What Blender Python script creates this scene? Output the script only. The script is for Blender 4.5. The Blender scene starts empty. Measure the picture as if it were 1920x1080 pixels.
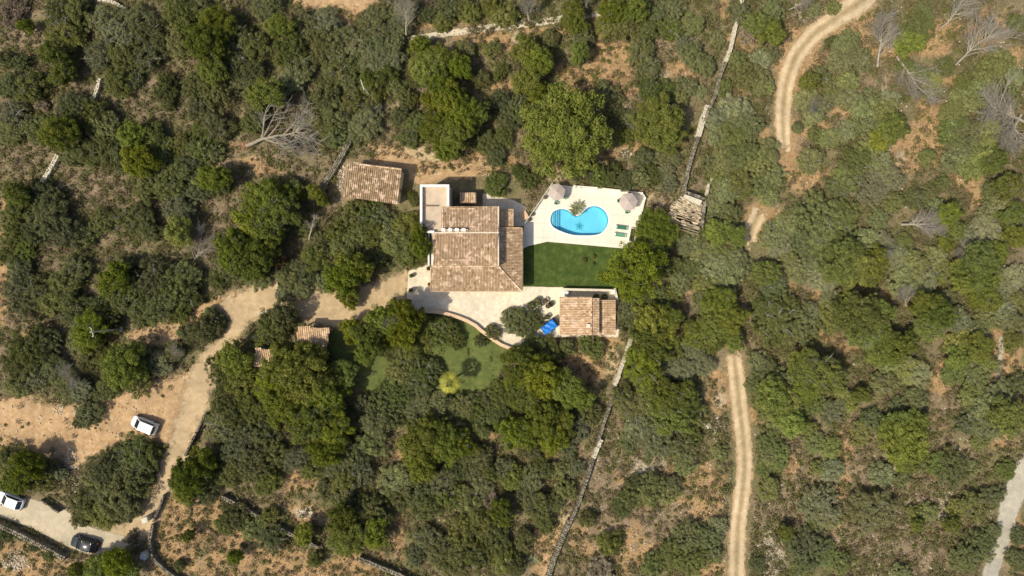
import bpy, bmesh, math, random
import numpy as np
from mathutils import Vector, Matrix
from mathutils.geometry import tessellate_polygon

S = bpy.context.scene
C = S.collection
R = math.radians
H = 106.67            # camera height: 12 photo pixels to the metre on the ground

# ------------------------------------------------------------------ camera, sky, sun, exposure
cam_d = bpy.data.cameras.new("camera"); cam = bpy.data.objects.new("camera", cam_d); C.objects.link(cam)
cam.location = (0, 0, H); cam.rotation_euler = (0, 0, 0)
cam_d.sensor_fit = 'HORIZONTAL'; cam_d.angle = 2 * math.atan(80 / H); cam_d.clip_end = 3000
S.camera = cam
SUN_EL, SX, SY = 55, 0.86, 0.51
w = bpy.data.worlds.new("World"); S.world = w; w.use_nodes = True
nt = w.node_tree; sky = nt.nodes.new('ShaderNodeTexSky'); sky.sky_type = 'NISHITA'; sky.sun_disc = False; sky.dust_density = 3.0; sky.air_density = .8
sky.sun_elevation = R(SUN_EL); sky.sun_rotation = math.atan2(-SX, -SY)
nt.links.new(sky.outputs[0], nt.nodes['Background'].inputs[0]); nt.nodes['Background'].inputs[1].default_value = 0.125
sl = bpy.data.lights.new("sun", 'SUN'); sl.energy = 3.85; sl.angle = R(0.6); sl.color = (1.0, 0.91, 0.71)
so = bpy.data.objects.new("sun", sl); C.objects.link(so); so.location = (-60, -35, 120)
so.rotation_euler = Vector((SX * math.cos(R(SUN_EL)), SY * math.cos(R(SUN_EL)), -math.sin(R(SUN_EL)))).to_track_quat('-Z', 'Y').to_euler()
S.view_settings.view_transform = 'Standard'; S.view_settings.look = 'None'
S.view_settings.exposure = 0.10; S.view_settings.gamma = 1.0
S.cycles.max_bounces = 6; S.cycles.transparent_max_bounces = 12; S.cycles.diffuse_bounces = 3

# ------------------------------------------------------------------ helpers
def W(px, py, h=0.0):
    k = (H - h) / H
    return ((px - 960) / 12 * k, (540 - py) / 12 * k)

def tag(o, label=None, cat=None, group=None, kind=None):
    for k, v in (('label', label), ('category', cat), ('group', group), ('kind', kind)):
        if v: o[k] = v
    return o

def thing(name, label, cat, loc=(0, 0, 0), rz=0.0, group=None):
    o = bpy.data.objects.new(name, None); C.objects.link(o); o.location = loc; o.rotation_euler = (0, 0, rz)
    o.empty_display_size = 0.3
    return tag(o, label, cat, group)

class MB:
    """gathers shapes, links them as one mesh object"""
    def __init__(s): s.v = []; s.f = []; s.t = []
    def add(s, vs, fs, t=None):
        n = len(s.v); s.v += [tuple(v) for v in vs]; s.f += [tuple(i + n for i in f) for f in fs]
        s.t += [random.random() if t is None else t] * len(fs); return s
    def box(s, c, d, rz=0.0, t=None, taper=1.0, M=None):
        x, y, z = d[0] / 2, d[1] / 2, d[2] / 2
        vs = [Vector((sx * x * (taper if sz > 0 else 1), sy * y * (taper if sz > 0 else 1), sz * z)) for sz in (-1, 1) for sx, sy in ((-1, -1), (1, -1), (1, 1), (-1, 1))]
        m = M or Matrix.Rotation(rz, 4, 'Z')
        vs = [m @ v + Vector(c) for v in vs]
        return s.add(vs, [(3, 2, 1, 0), (4, 5, 6, 7), (0, 1, 5, 4), (1, 2, 6, 5), (2, 3, 7, 6), (3, 0, 4, 7)], t)
    def tube(s, pts, rads, n=6, t=None, cap=True):
        pts = [Vector(p) for p in pts]; vs = []; fs = []
        for i, p in enumerate(pts):
            d = (pts[min(i + 1, len(pts) - 1)] - pts[max(i - 1, 0)]); d = d.normalized() if d.length > 1e-9 else Vector((0, 0, 1))
            a = d.cross(Vector((0, 0, 1)) if abs(d.z) < .9 else Vector((1, 0, 0))).normalized(); b = d.cross(a)
            r = rads[i] if hasattr(rads, '__len__') else rads
            for k in range(n):
                q = 2 * math.pi * k / n; vs.append(p + a * (r * math.cos(q)) + b * (r * math.sin(q)))
        for i in range(len(pts) - 1):
            for k in range(n):
                fs.append((i * n + k, i * n + (k + 1) % n, (i + 1) * n + (k + 1) % n, (i + 1) * n + k))
        if cap: fs.append(tuple(range(n - 1, -1, -1))); fs.append(tuple(range((len(pts) - 1) * n, len(pts) * n)))
        return s.add(vs, fs, t)
    def prism(s, poly, z0, z1, t=None):
        n = len(poly)
        a = sum(poly[i][0] * poly[(i + 1) % n][1] - poly[(i + 1) % n][0] * poly[i][1] for i in range(n))
        if a < 0: poly = poly[::-1]
        vs = [(p[0], p[1], z0) for p in poly] + [(p[0], p[1], z1) for p in poly]
        tr = tessellate_polygon([[Vector((p[0], p[1], 0)) for p in poly]])
        fs = []
        for q in tr:
            ar = (poly[q[1]][0] - poly[q[0]][0]) * (poly[q[2]][1] - poly[q[0]][1]) - (poly[q[2]][0] - poly[q[0]][0]) * (poly[q[1]][1] - poly[q[0]][1])
            q = q if ar > 0 else q[::-1]
            fs.append(tuple(i + n for i in q)); fs.append(tuple(q[::-1]))
        fs += [(i, (i + 1) % n, (i + 1) % n + n, i + n) for i in range(n)]
        return s.add(vs, fs, t)
    def ball(s, c, r, nu=10, nv=6, sz=1.0, jit=0.0, t=None):
        vs = []; fs = []
        for i in range(nv + 1):
            a = math.pi * i / nv
            for k in range(nu):
                q = 2 * math.pi * k / nu; j = 1 + random.uniform(-jit, jit)
                vs.append((c[0] + r * j * math.sin(a) * math.cos(q), c[1] + r * j * math.sin(a) * math.sin(q), c[2] + r * sz * j * math.cos(a)))
        for i in range(nv):
            for k in range(nu):
                fs.append((i * nu + k, (i + 1) * nu + k, (i + 1) * nu + (k + 1) % nu, i * nu + (k + 1) % nu))
        return s.add(vs, fs, t)
    def build(s, name, mat, parent=None, smooth=False, loc=None):
        me = bpy.data.meshes.new(name); me.from_pydata([tuple(v) for v in s.v], [], s.f)
        at = me.attributes.new('tint', 'FLOAT', 'FACE'); at.data.foreach_set('value', s.t)
        if smooth: me.shade_smooth()
        me.materials.append(mat); o = bpy.data.objects.new(name, me); C.objects.link(o); o.parent = parent
        if loc: o.location = loc
        return o

def np_mesh(name, V, F, attrs, mat):
    me = bpy.data.meshes.new(name); V = np.asarray(V, np.float32); F = np.asarray(F, np.int32); k = F.shape[1]
    me.vertices.add(len(V)); me.vertices.foreach_set('co', V.ravel())
    me.loops.add(F.size); me.loops.foreach_set('vertex_index', F.ravel())
    me.polygons.add(len(F)); me.polygons.foreach_set('loop_start', np.arange(0, F.size, k, dtype=np.int32))
    me.update(calc_edges=True); me.validate()
    for n, (dom, arr) in attrs.items():
        if arr.ndim == 2:
            a = me.attributes.new(n, 'FLOAT_COLOR', dom); a.data.foreach_set('color', arr.astype(np.float32).ravel())
        else:
            a = me.attributes.new(n, 'FLOAT', dom); a.data.foreach_set('value', arr.astype(np.float32))
    me.materials.append(mat); return me

def link(name, me, parent=None):
    o = bpy.data.objects.new(name, me); C.objects.link(o); o.parent = parent; return o

rs = np.random.RandomState(7)
def vnoise(x, y, scale, seed=0):
    g = np.random.RandomState(seed).rand(256, 256)
    u, v = x / scale + 100, y / scale + 100
    i, j = np.floor(u).astype(int), np.floor(v).astype(int); a, b = u - i, v - j
    a = a * a * (3 - 2 * a); b = b * b * (3 - 2 * b); i %= 256; j %= 256; i2, j2 = (i + 1) % 256, (j + 1) % 256
    return (g[i, j] * (1 - a) + g[i2, j] * a) * (1 - b) + (g[i, j2] * (1 - a) + g[i2, j2] * a) * b
def fbm(x, y, scale, seed=0, o=4):
    s = 0; t = 0
    for k in range(o): s = s + vnoise(x, y, scale / 2 ** k, seed + k) / 1.7 ** k; t += 1 / 1.7 ** k
    return s / t
def sdist(x, y, poly):
    """signed distance to a polygon, negative inside"""
    d = np.full(x.shape, 1e9); ins = np.zeros(x.shape, bool); n = len(poly)
    for i in range(n):
        ax, ay = poly[i]; bx, by = poly[(i + 1) % n]; ex, ey = bx - ax, by - ay
        t = np.clip(((x - ax) * ex + (y - ay) * ey) / (ex * ex + ey * ey + 1e-12), 0, 1)
        d = np.minimum(d, (x - ax - t * ex) ** 2 + (y - ay - t * ey) ** 2)
        if ay != by:
            c = ((ay > y) != (by > y)) & (x < (bx - ax) * (y - ay) / (by - ay) + ax); ins ^= c
    d = np.sqrt(d); return np.where(ins, -d, d)

# ------------------------------------------------------------------ materials
def mat(name):
    m = bpy.data.materials.new(name); m.use_nodes = True; t = m.node_tree; b = t.nodes['Principled BSDF']
    b.inputs['Specular IOR Level'].default_value = 0.25
    return m, t, b
def N(t, ty, **kw):
    n = t.nodes.new(ty)
    for k, v in kw.items():
        if k in n.inputs: n.inputs[k].default_value = v
        else: setattr(n, k, v)
    return n
def noise(t, scale, detail=5, rough=.6, src='Object'):
    tc = N(t, 'ShaderNodeTexCoord'); n = N(t, 'ShaderNodeTexNoise'); n.inputs['Scale'].default_value = scale
    n.inputs['Detail'].default_value = detail; n.inputs['Roughness'].default_value = rough
    t.links.new(tc.outputs[src], n.inputs['Vector']); return n.outputs['Fac']
def ramp(t, fac, stops):
    r = N(t, 'ShaderNodeValToRGB'); e = r.color_ramp.elements
    while len(e) < len(stops): e.new(0.5)
    for k, (p, c) in enumerate(stops): e[k].position = p; e[k].color = (*c, 1)
    t.links.new(fac, r.inputs[0]); return r.outputs[0]
def mixc(t, f, a, b, mode='MIX'):
    m = N(t, 'ShaderNodeMix', data_type='RGBA', blend_type=mode)
    for i, x in ((0, f), (6, a), (7, b)):
        if isinstance(x, (int, float)): m.inputs[i].default_value = x
        elif isinstance(x, tuple): m.inputs[i].default_value = (*x, 1)
        else: t.links.new(x, m.inputs[i])
    return m.outputs[2]
def attr(t, n): a = N(t, 'ShaderNodeAttribute', attribute_name=n); return a
def math_(t, op, a, b=None, c=None):
    m = N(t, 'ShaderNodeMath', operation=op)
    for i, x in enumerate((a, b, c)):
        if x is None: continue
        if isinstance(x, (int, float)): m.inputs[i].default_value = x
        else: t.links.new(x, m.inputs[i])
    return m.outputs[0]
def bump(t, b, h, dist, strength=1.0):
    n = N(t, 'ShaderNodeBump'); n.inputs['Distance'].default_value = dist; n.inputs['Strength'].default_value = strength
    t.links.new(h, n.inputs['Height']); t.links.new(n.outputs[0], b.inputs['Normal'])

def simple(name, col, rough=.7, var=.25, scale=3, metal=0, spec=.25, bmp=0.0):
    m, t, b = mat(name); f = noise(t, scale)
    lo = tuple(c * (1 - var) for c in col); hi = tuple(min(1, c * (1 + var)) for c in col)
    t.links.new(ramp(t, f, [(.3, lo), (.7, hi)]), b.inputs['Base Color'])
    b.inputs['Roughness'].default_value = rough; b.inputs['Metallic'].default_value = metal; b.inputs['Specular IOR Level'].default_value = spec
    if bmp: bump(t, b, f, bmp)
    return m
def leafmat(name, c0, c1, c2, transl=.32):
    """leaf colours c0..c1 by clump, c2 for the odd instance"""
    m, t, b = mat(name); a = attr(t, 'tint'); oi = N(t, 'ShaderNodeObjectInfo')
    base = ramp(t, a.outputs['Fac'], [(0, c0), (.75, c1), (1, tuple(min(1, x * 1.5) for x in c1))])
    f = math_(t, 'MULTIPLY', oi.outputs['Random'], .75)
    col = mixc(t, f, base, c2)
    v = math_(t, 'MULTIPLY_ADD', math_(t, 'FRACT', math_(t, 'MULTIPLY', oi.outputs['Random'], 17.3)), .5, .76)
    hsv = N(t, 'ShaderNodeHueSaturation'); t.links.new(col, hsv.inputs['Color'])
    sep = N(t, 'ShaderNodeSeparateColor'); t.links.new(oi.outputs['Color'], sep.inputs[0])     # value, saturation and hue per plant, eastern ones carrying painted sunlit haze
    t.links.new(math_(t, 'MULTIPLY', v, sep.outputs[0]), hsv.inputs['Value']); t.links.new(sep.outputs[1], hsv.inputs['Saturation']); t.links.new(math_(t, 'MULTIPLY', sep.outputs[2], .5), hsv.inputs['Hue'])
    t.links.new(hsv.outputs[0], b.inputs['Base Color']); b.inputs['Roughness'].default_value = .6; b.inputs['Specular IOR Level'].default_value = .3
    tr = N(t, 'ShaderNodeBsdfTranslucent'); t.links.new(hsv.outputs[0], tr.inputs[0])
    mx = N(t, 'ShaderNodeMixShader'); mx.inputs[0].default_value = transl
    t.links.new(b.outputs[0], mx.inputs[1]); t.links.new(tr.outputs[0], mx.inputs[2]); t.links.new(mx.outputs[0], t.nodes['Material Output'].inputs[0])
    return m
M = {}
M['P'] = leafmat('pine_needles', (.085, .108, .014), (.222, .250, .038), (.165, .200, .040))
M['O'] = leafmat('oak_leaves', (.080, .096, .022), (.190, .208, .055), (.172, .178, .058))
M['G'] = leafmat('olive_leaves', (.098, .110, .040), (.222, .238, .096), (.188, .192, .076))
M['D'] = leafmat('mastic_leaves', (.062, .084, .020), (.150, .182, .044), (.135, .145, .046))
M['B'] = leafmat('dry_leaves', (.12, .095, .052), (.31, .25, .155), (.23, .175, .095))
M['Y'] = leafmat('autumn_leaves', (.20, .13, .02), (.34, .22, .03), (.28, .19, .03))
M['bark'] = simple('bark', (.20, .17, .13), .9, .35, 6, bmp=.02)
M['deadwood'] = simple('dead_wood', (.31, .275, .215), .9, .25, 4)
M['graytwig'] = simple('grey_twigs', (.26, .24, .20), .9, .25, 5)

def ground_mat():
    m, t, b = mat('ground'); col = attr(t, 'col').outputs['Color']
    f1 = noise(t, 2.6, 8, .75); f2 = noise(t, .55, 6, .65); f3 = noise(t, 9, 4, .7)
    c = mixc(t, 1.0, col, ramp(t, f1, [(.28, (.55, .55, .53)), (.5, (.97, .97, .97)), (.72, (1.45, 1.40, 1.32))]), 'MULTIPLY')
    c = mixc(t, 1.0, c, ramp(t, f2, [(.3, (.72, .74, .70)), (.7, (1.25, 1.2, 1.15))]), 'MULTIPLY')
    st = ramp(t, f3, [(.66, (0, 0, 0)), (.72, (1, 1, 1))]); g = math_(t, 'MULTIPLY', st, attr(t, 'stone').outputs['Fac'])
    c = mixc(t, g, c, (.62, .56, .46))
    t.links.new(c, b.inputs['Base Color']); b.inputs['Roughness'].default_value = .95; b.inputs['Specular IOR Level'].default_value = .1
    bump(t, b, f1, .35, .8); return m
M['ground'] = ground_mat()
def soft_mat(name, c0, c1, c2, edge_noise=1.2, edge_amp=1.6, ruts=False, rough=.9):
    """a worn surface whose rim breaks up into the ground: attribute 'm' is 0 at the rim and 1 well inside"""
    m, t, b = mat(name); f = noise(t, 1.1, 7, .7); f2 = noise(t, .22, 4, .6); f3 = noise(t, 7, 5, .7)
    c = ramp(t, f, [(.3, c0), (.55, c1), (.75, c2)])
    c = mixc(t, 1.0, c, ramp(t, f2, [(.3, (.80, .80, .80)), (.7, (1.14, 1.12, 1.08))]), 'MULTIPLY')
    c = mixc(t, 1.0, c, ramp(t, f3, [(.3, (.85, .84, .82)), (.7, (1.12, 1.12, 1.12))]), 'MULTIPLY')
    if ruts:
        u = math_(t, 'ABSOLUTE', attr(t, 'u').outputs['Fac']); u = math_(t, 'ADD', u, math_(t, 'MULTIPLY_ADD', noise(t, .8), .3, -.15))
        k = ramp(t, u, [(.02, (.66, .64, .56)), (.20, (.82, .79, .72)), (.38, (1.08, 1.08, 1.08)), (.64, (1.08, 1.08, 1.08)), (.84, (.86, .78, .68))])
        c = mixc(t, 1.0, c, k, 'MULTIPLY')
    t.links.new(c, b.inputs['Base Color']); b.inputs['Roughness'].default_value = rough; b.inputs['Specular IOR Level'].default_value = .15
    bump(t, b, f3, .03, .6)
    e = attr(t, 'm').outputs['Fac']; e = math_(t, 'ADD', e, math_(t, 'MULTIPLY_ADD', noise(t, edge_noise, 8, .75), edge_amp, -edge_amp / 2))
    al = ramp(t, e, [(.28, (0, 0, 0)), (.72, (1, 1, 1))])
    tr = N(t, 'ShaderNodeBsdfTransparent'); mx = N(t, 'ShaderNodeMixShader')
    t.links.new(al, mx.inputs[0]); t.links.new(tr.outputs[0], mx.inputs[1]); t.links.new(b.outputs[0], mx.inputs[2])
    t.links.new(mx.outputs[0], t.nodes['Material Output'].inputs[0]); return m
M['drive'] = soft_mat('driveway_gravel', (.40, .30, .18), (.51, .39, .245), (.61, .48, .325), edge_noise=.5, edge_amp=3.0)
M['yard'] = soft_mat('bare_soil', (.32, .205, .105), (.48, .33, .19), (.62, .49, .34), edge_noise=.6, edge_amp=3.0)
M['track'] = soft_mat('dirt_track', (.42, .33, .21), (.54, .435, .29), (.62, .52, .37), edge_noise=.8, edge_amp=3.2, ruts=True)
M['greytrack'] = soft_mat('grey_track', (.35, .325, .27), (.43, .405, .34), (.52, .49, .41))
M['path'] = soft_mat('pale_path', (.52, .46, .35), (.62, .56, .44), (.68, .62, .50))
M['lane'] = soft_mat('lane_concrete', (.44, .38, .28), (.52, .455, .34), (.58, .52, .39))
M['patio'] = soft_mat('patio_concrete', (.58, .51, .40), (.74, .67, .54), (.83, .77, .64))
M['lawn'] = soft_mat('lawn', (.034, .062, .014), (.070, .106, .024), (.135, .155, .050))
M['glawn'] = soft_mat('garden_grass', (.08, .115, .030), (.130, .155, .048), (.20, .20, .07))

def tile_mat(name, c):
    m, t, b = mat(name); a = attr(t, 'tint').outputs['Fac']
    base = ramp(t, a, [(0, tuple(x * .55 for x in c[0])), (.3, c[0]), (.6, c[1]), (.9, c[2]), (1, (.70, .60, .47))])
    f = noise(t, .8, 4, .6); patch = ramp(t, f, [(.55, (0, 0, 0)), (.60, (1, 1, 1))])
    base = mixc(t, math_(t, 'MULTIPLY', patch, .75), base, (.68, .53, .41))
    f2 = noise(t, 1.6, 6, .7); base = mixc(t, 1.0, base, ramp(t, f2, [(.3, (.62, .60, .56)), (.7, (1.25, 1.22, 1.18))]), 'MULTIPLY')
    t.links.new(base, b.inputs['Base Color']); b.inputs['Roughness'].default_value = .9; b.inputs['Specular IOR Level'].default_value = .1
    return m
M['tile'] = tile_mat('weathered_roof_tiles', ((.40, .285, .185), (.465, .34, .23), (.54, .41, .285)))
M['tile2'] = tile_mat('warm_roof_tiles', ((.50, .355, .225), (.60, .43, .28), (.70, .53, .37)))
M['tile3'] = tile_mat('dark_shed_tiles', ((.30, .215, .135), (.355, .26, .165), (.41, .31, .205)))
M['render'] = simple('lime_render', (.66, .59, .47), .9, .12, 1.5)
M['white'] = simple('white_paint', (.80, .78, .72), .6, .06, 2)
M['rooffloor'] = simple('terrace_screed', (.52, .42, .31), .9, .14, 1.2)
M['stone'] = simple('dry_stone', (.21, .19, .15), .95, .35, 2.2, bmp=.05)
M['deck'] = simple('pool_paving', (.75, .70, .59), .8, .08, .45)
M['coping'] = simple('pool_coping', (.80, .76, .67), .7, .05, 1)
M['orangewall'] = simple('ochre_wall_cap', (.66, .47, .31), .9, .15, 3)
M['glass'] = simple('window_glass', (.02, .025, .03), .12, .1, 1, spec=.6)
M['wood'] = simple('old_timber', (.30, .22, .15), .85, .3, 5)
M['black'] = simple('black_plastic', (.02, .02, .022), .5, .2, 3)
M['tyre'] = simple('tyre_rubber', (.02, .02, .02), .85, .2, 3)
M['chrome'] = simple('alloy', (.5, .5, .52), .3, .05, 3, metal=1)
M['carwhite'] = simple('white_car_paint', (.82, .83, .84), .18, .02, 1, spec=.5)
M['carblack'] = simple('black_car_paint', (.018, .026, .034), .09, .05, 1, spec=.5)
M['lamp'] = simple('lamp_lens', (.30, .30, .30), .8, .05, 3, spec=.5)
M['redlamp'] = simple('red_lens', (.30, .02, .02), .8, .05, 3, spec=.2)
M['canvas'] = simple('parasol_canvas', (.46, .39, .35), .9, .06, 2)
M['green'] = simple('green_cushion', (.045, .16, .10), .85, .25, 3)
M['lightgreen'] = simple('pale_green_cushion', (.13, .30, .20), .85, .2, 3)
M['blue'] = simple('blue_tarpaulin', (.005, .17, .62), .4, .15, 2, spec=.4)
M['pot'] = simple('terracotta', (.40, .21, .12), .85, .15, 4)
M['reed'] = simple('weathered_thatch', (.58, .48, .33), .95, .35, 5)
M['poolwall'] = simple('pool_tile_blue', (.06, .42, .58), .4, .08, 3)
M['poolfloor'] = simple('pool_floor', (.28, .66, .80), .5, .10, .5)
M['poolnose'] = simple('pool_step_edge', (.02, .14, .42), .5, .1, 3)
M['mosaic'] = simple('mosaic_star', (.01, .25, .36), .5, .1, 3)
def water_mat():
    m = bpy.data.materials.new('pool_water'); m.use_nodes = True; t = m.node_tree; t.nodes.clear()
    out = N(t, 'ShaderNodeOutputMaterial'); tr = N(t, 'ShaderNodeBsdfTransparent'); tr.inputs[0].default_value = (.70, .93, .99, 1)
    gl = N(t, 'ShaderNodeBsdfGlossy'); gl.inputs['Roughness'].default_value = .05
    fr = N(t, 'ShaderNodeFresnel'); fr.inputs[0].default_value = 1.33; bp = N(t, 'ShaderNodeBump'); bp.inputs['Distance'].default_value = .02
    t.links.new(noise(t, 2.2, 3), bp.inputs['Height']); t.links.new(bp.outputs[0], gl.inputs['Normal']); t.links.new(bp.outputs[0], fr.inputs['Normal'])
    mx = N(t, 'ShaderNodeMixShader'); t.links.new(fr.outputs[0], mx.inputs[0]); t.links.new(tr.outputs[0], mx.inputs[1]); t.links.new(gl.outputs[0], mx.inputs[2])
    t.links.new(mx.outputs[0], out.inputs[0]); return m
M['water'] = water_mat()

# ------------------------------------------------------------------ plan shapes (photo pixels)
def PX(s, h=0.0): return [W(float(a), float(b), h) for a, b in (p.split(',') for p in s.split())]
DECK = PX("983,421 1035,345 1077,350 1118,353 1161,358 1203,363 1208.5,372 1195,426 1184,467 1026,453 992,461 980,466")
POOL = PX("1032,412 1033.5,404 1038,397 1046.5,393 1057,392.5 1066,396 1073,401.5 1080,405 1087,403.5 1094,397 1101,390.5 1110.5,387 1120,387.5 1130,392.5 1137,401 1140,411 1139,420 1134,430 1126,437.5 1113,441 1091,441.5 1074,440.5 1058,436 1045,430.5 1037.6,426 1033.5,420")
LAWN = PX("979,467 992,461.5 1026,454 1184,468 1175,500 1160,545 1057,540 978,537")
PATIO = PX("761,572 766,508 800,497 812,500 812,545 978,543 979,537 1057,539 1064,542 1064,556 1052,558 1050,632 1015,634 985,652 972,655 935,642 905,617 880,600 835,586 782,582")
DRIVE = PX("520,527 560,535 640,540 700,530 768,505 763,574 735,585 690,605 640,618 580,608 545,590 520,584 490,592 462,612 440,650 415,690 396,740 380,790 350,850 325,905 305,965 290,1000 262,1012 225,1020 190,1000 225,982 262,955 295,900 312,850 335,770 355,700 388,650 425,625 428,600 408,575 440,545")
YARD = PX("-20,750 60,740 120,765 200,735 290,715 330,705 365,700 345,770 325,830 290,830 240,818 180,850 130,880 60,850 -20,845")
YARD2 = PX("232,628 300,600 400,560 440,545 420,600 340,650 280,650")
GLAWN = PX("640,600 700,590 782,584 835,589 880,603 905,620 935,645 965,660 940,700 905,735 850,750 780,745 700,740 640,700 610,640")
LANE = PX("-40,915 60,935 120,955 175,990 262,1012 225,1030 195,1045 140,1030 60,990 -40,955")
COURT = PX("1050,540 1150,543 1160,560 1160,632 1045,632 1045,560")
FIELD = PX("548,-20 712,-20 708,14 690,26 660,22 620,16 548,14")

def soft_sheet(name, poly, z, m, margin=1.0, step=.3, kind='structure'):
    P = np.array(poly); x0, y0 = P.min(0) - margin; x1, y1 = P.max(0) + margin
    xs = np.arange(x0, x1 + step, step); ys = np.arange(y0, y1 + step, step); X, Y = np.meshgrid(xs, ys); d = sdist(X, Y, poly)
    nx = len(xs); idx = np.arange(X.size).reshape(X.shape)
    ok = (d < margin); c = ok[:-1, :-1] & ok[1:, :-1] & ok[:-1, 1:] & ok[1:, 1:]
    F = np.stack([idx[:-1, :-1][c], idx[:-1, 1:][c], idx[1:, 1:][c], idx[1:, :-1][c]], 1)
    used = np.unique(F); re = -np.ones(X.size, int); re[used] = np.arange(len(used))
    V = np.stack([X.ravel()[used], Y.ravel()[used], np.full(len(used), z)], 1)
    a = np.clip(.5 - d.ravel()[used] / (2 * margin), 0, 1) * 2 - .5
    o = link(name, np_mesh(name, V, re[F], {'m': ('POINT', a)}, m)); tag(o, kind=kind); return o

def ribbon(name, pts, widths, z, m, step=.5, nl=12, kind='structure'):
    P = [Vector((*W(*p), 0)) for p in pts]; Q = []; Wd = []
    for i in range(len(P) - 1):   # catmull-rom
        a, b, c, d = P[max(i - 1, 0)], P[i], P[i + 1], P[min(i + 2, len(P) - 1)]; n = max(2, int((c - b).length / step))
        for k in range(n):
            t = k / n; Q.append(.5 * ((2 * b) + (c - a) * t + (2 * a - 5 * b + 4 * c - d) * t * t + (3 * b - a - 3 * c + d) * t ** 3))
            Wd.append(widths[i] * (1 - t) + widths[i + 1] * t)
    V = []; U = []; E = []
    for i, q in enumerate(Q):
        d = (Q[min(i + 1, len(Q) - 1)] - Q[max(i - 1, 0)]).normalized(); s = Vector((-d.y, d.x, 0))
        for k in range(nl + 1):
            u = -1 + 2 * k / nl; p = q + s * (u * Wd[i] / 2 * 1.25); V.append((p.x, p.y, z)); U.append(u * 1.25)
            e = min((1 - abs(u)) * 2.2, i * .25, (len(Q) - 1 - i) * .25); E.append(min(1.5, e * 1.1 - .1))
    n1 = nl + 1
    F = [(i * n1 + k, i * n1 + k + 1, (i + 1) * n1 + k + 1, (i + 1) * n1 + k) for i in range(len(Q) - 1) for k in range(nl)]
    F = [f[::-1] for f in F]
    o = link(name, np_mesh(name, V, F, {'u': ('POINT', np.array(U)), 'm': ('POINT', np.array(E))}, m)); tag(o, kind=kind); return o

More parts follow.
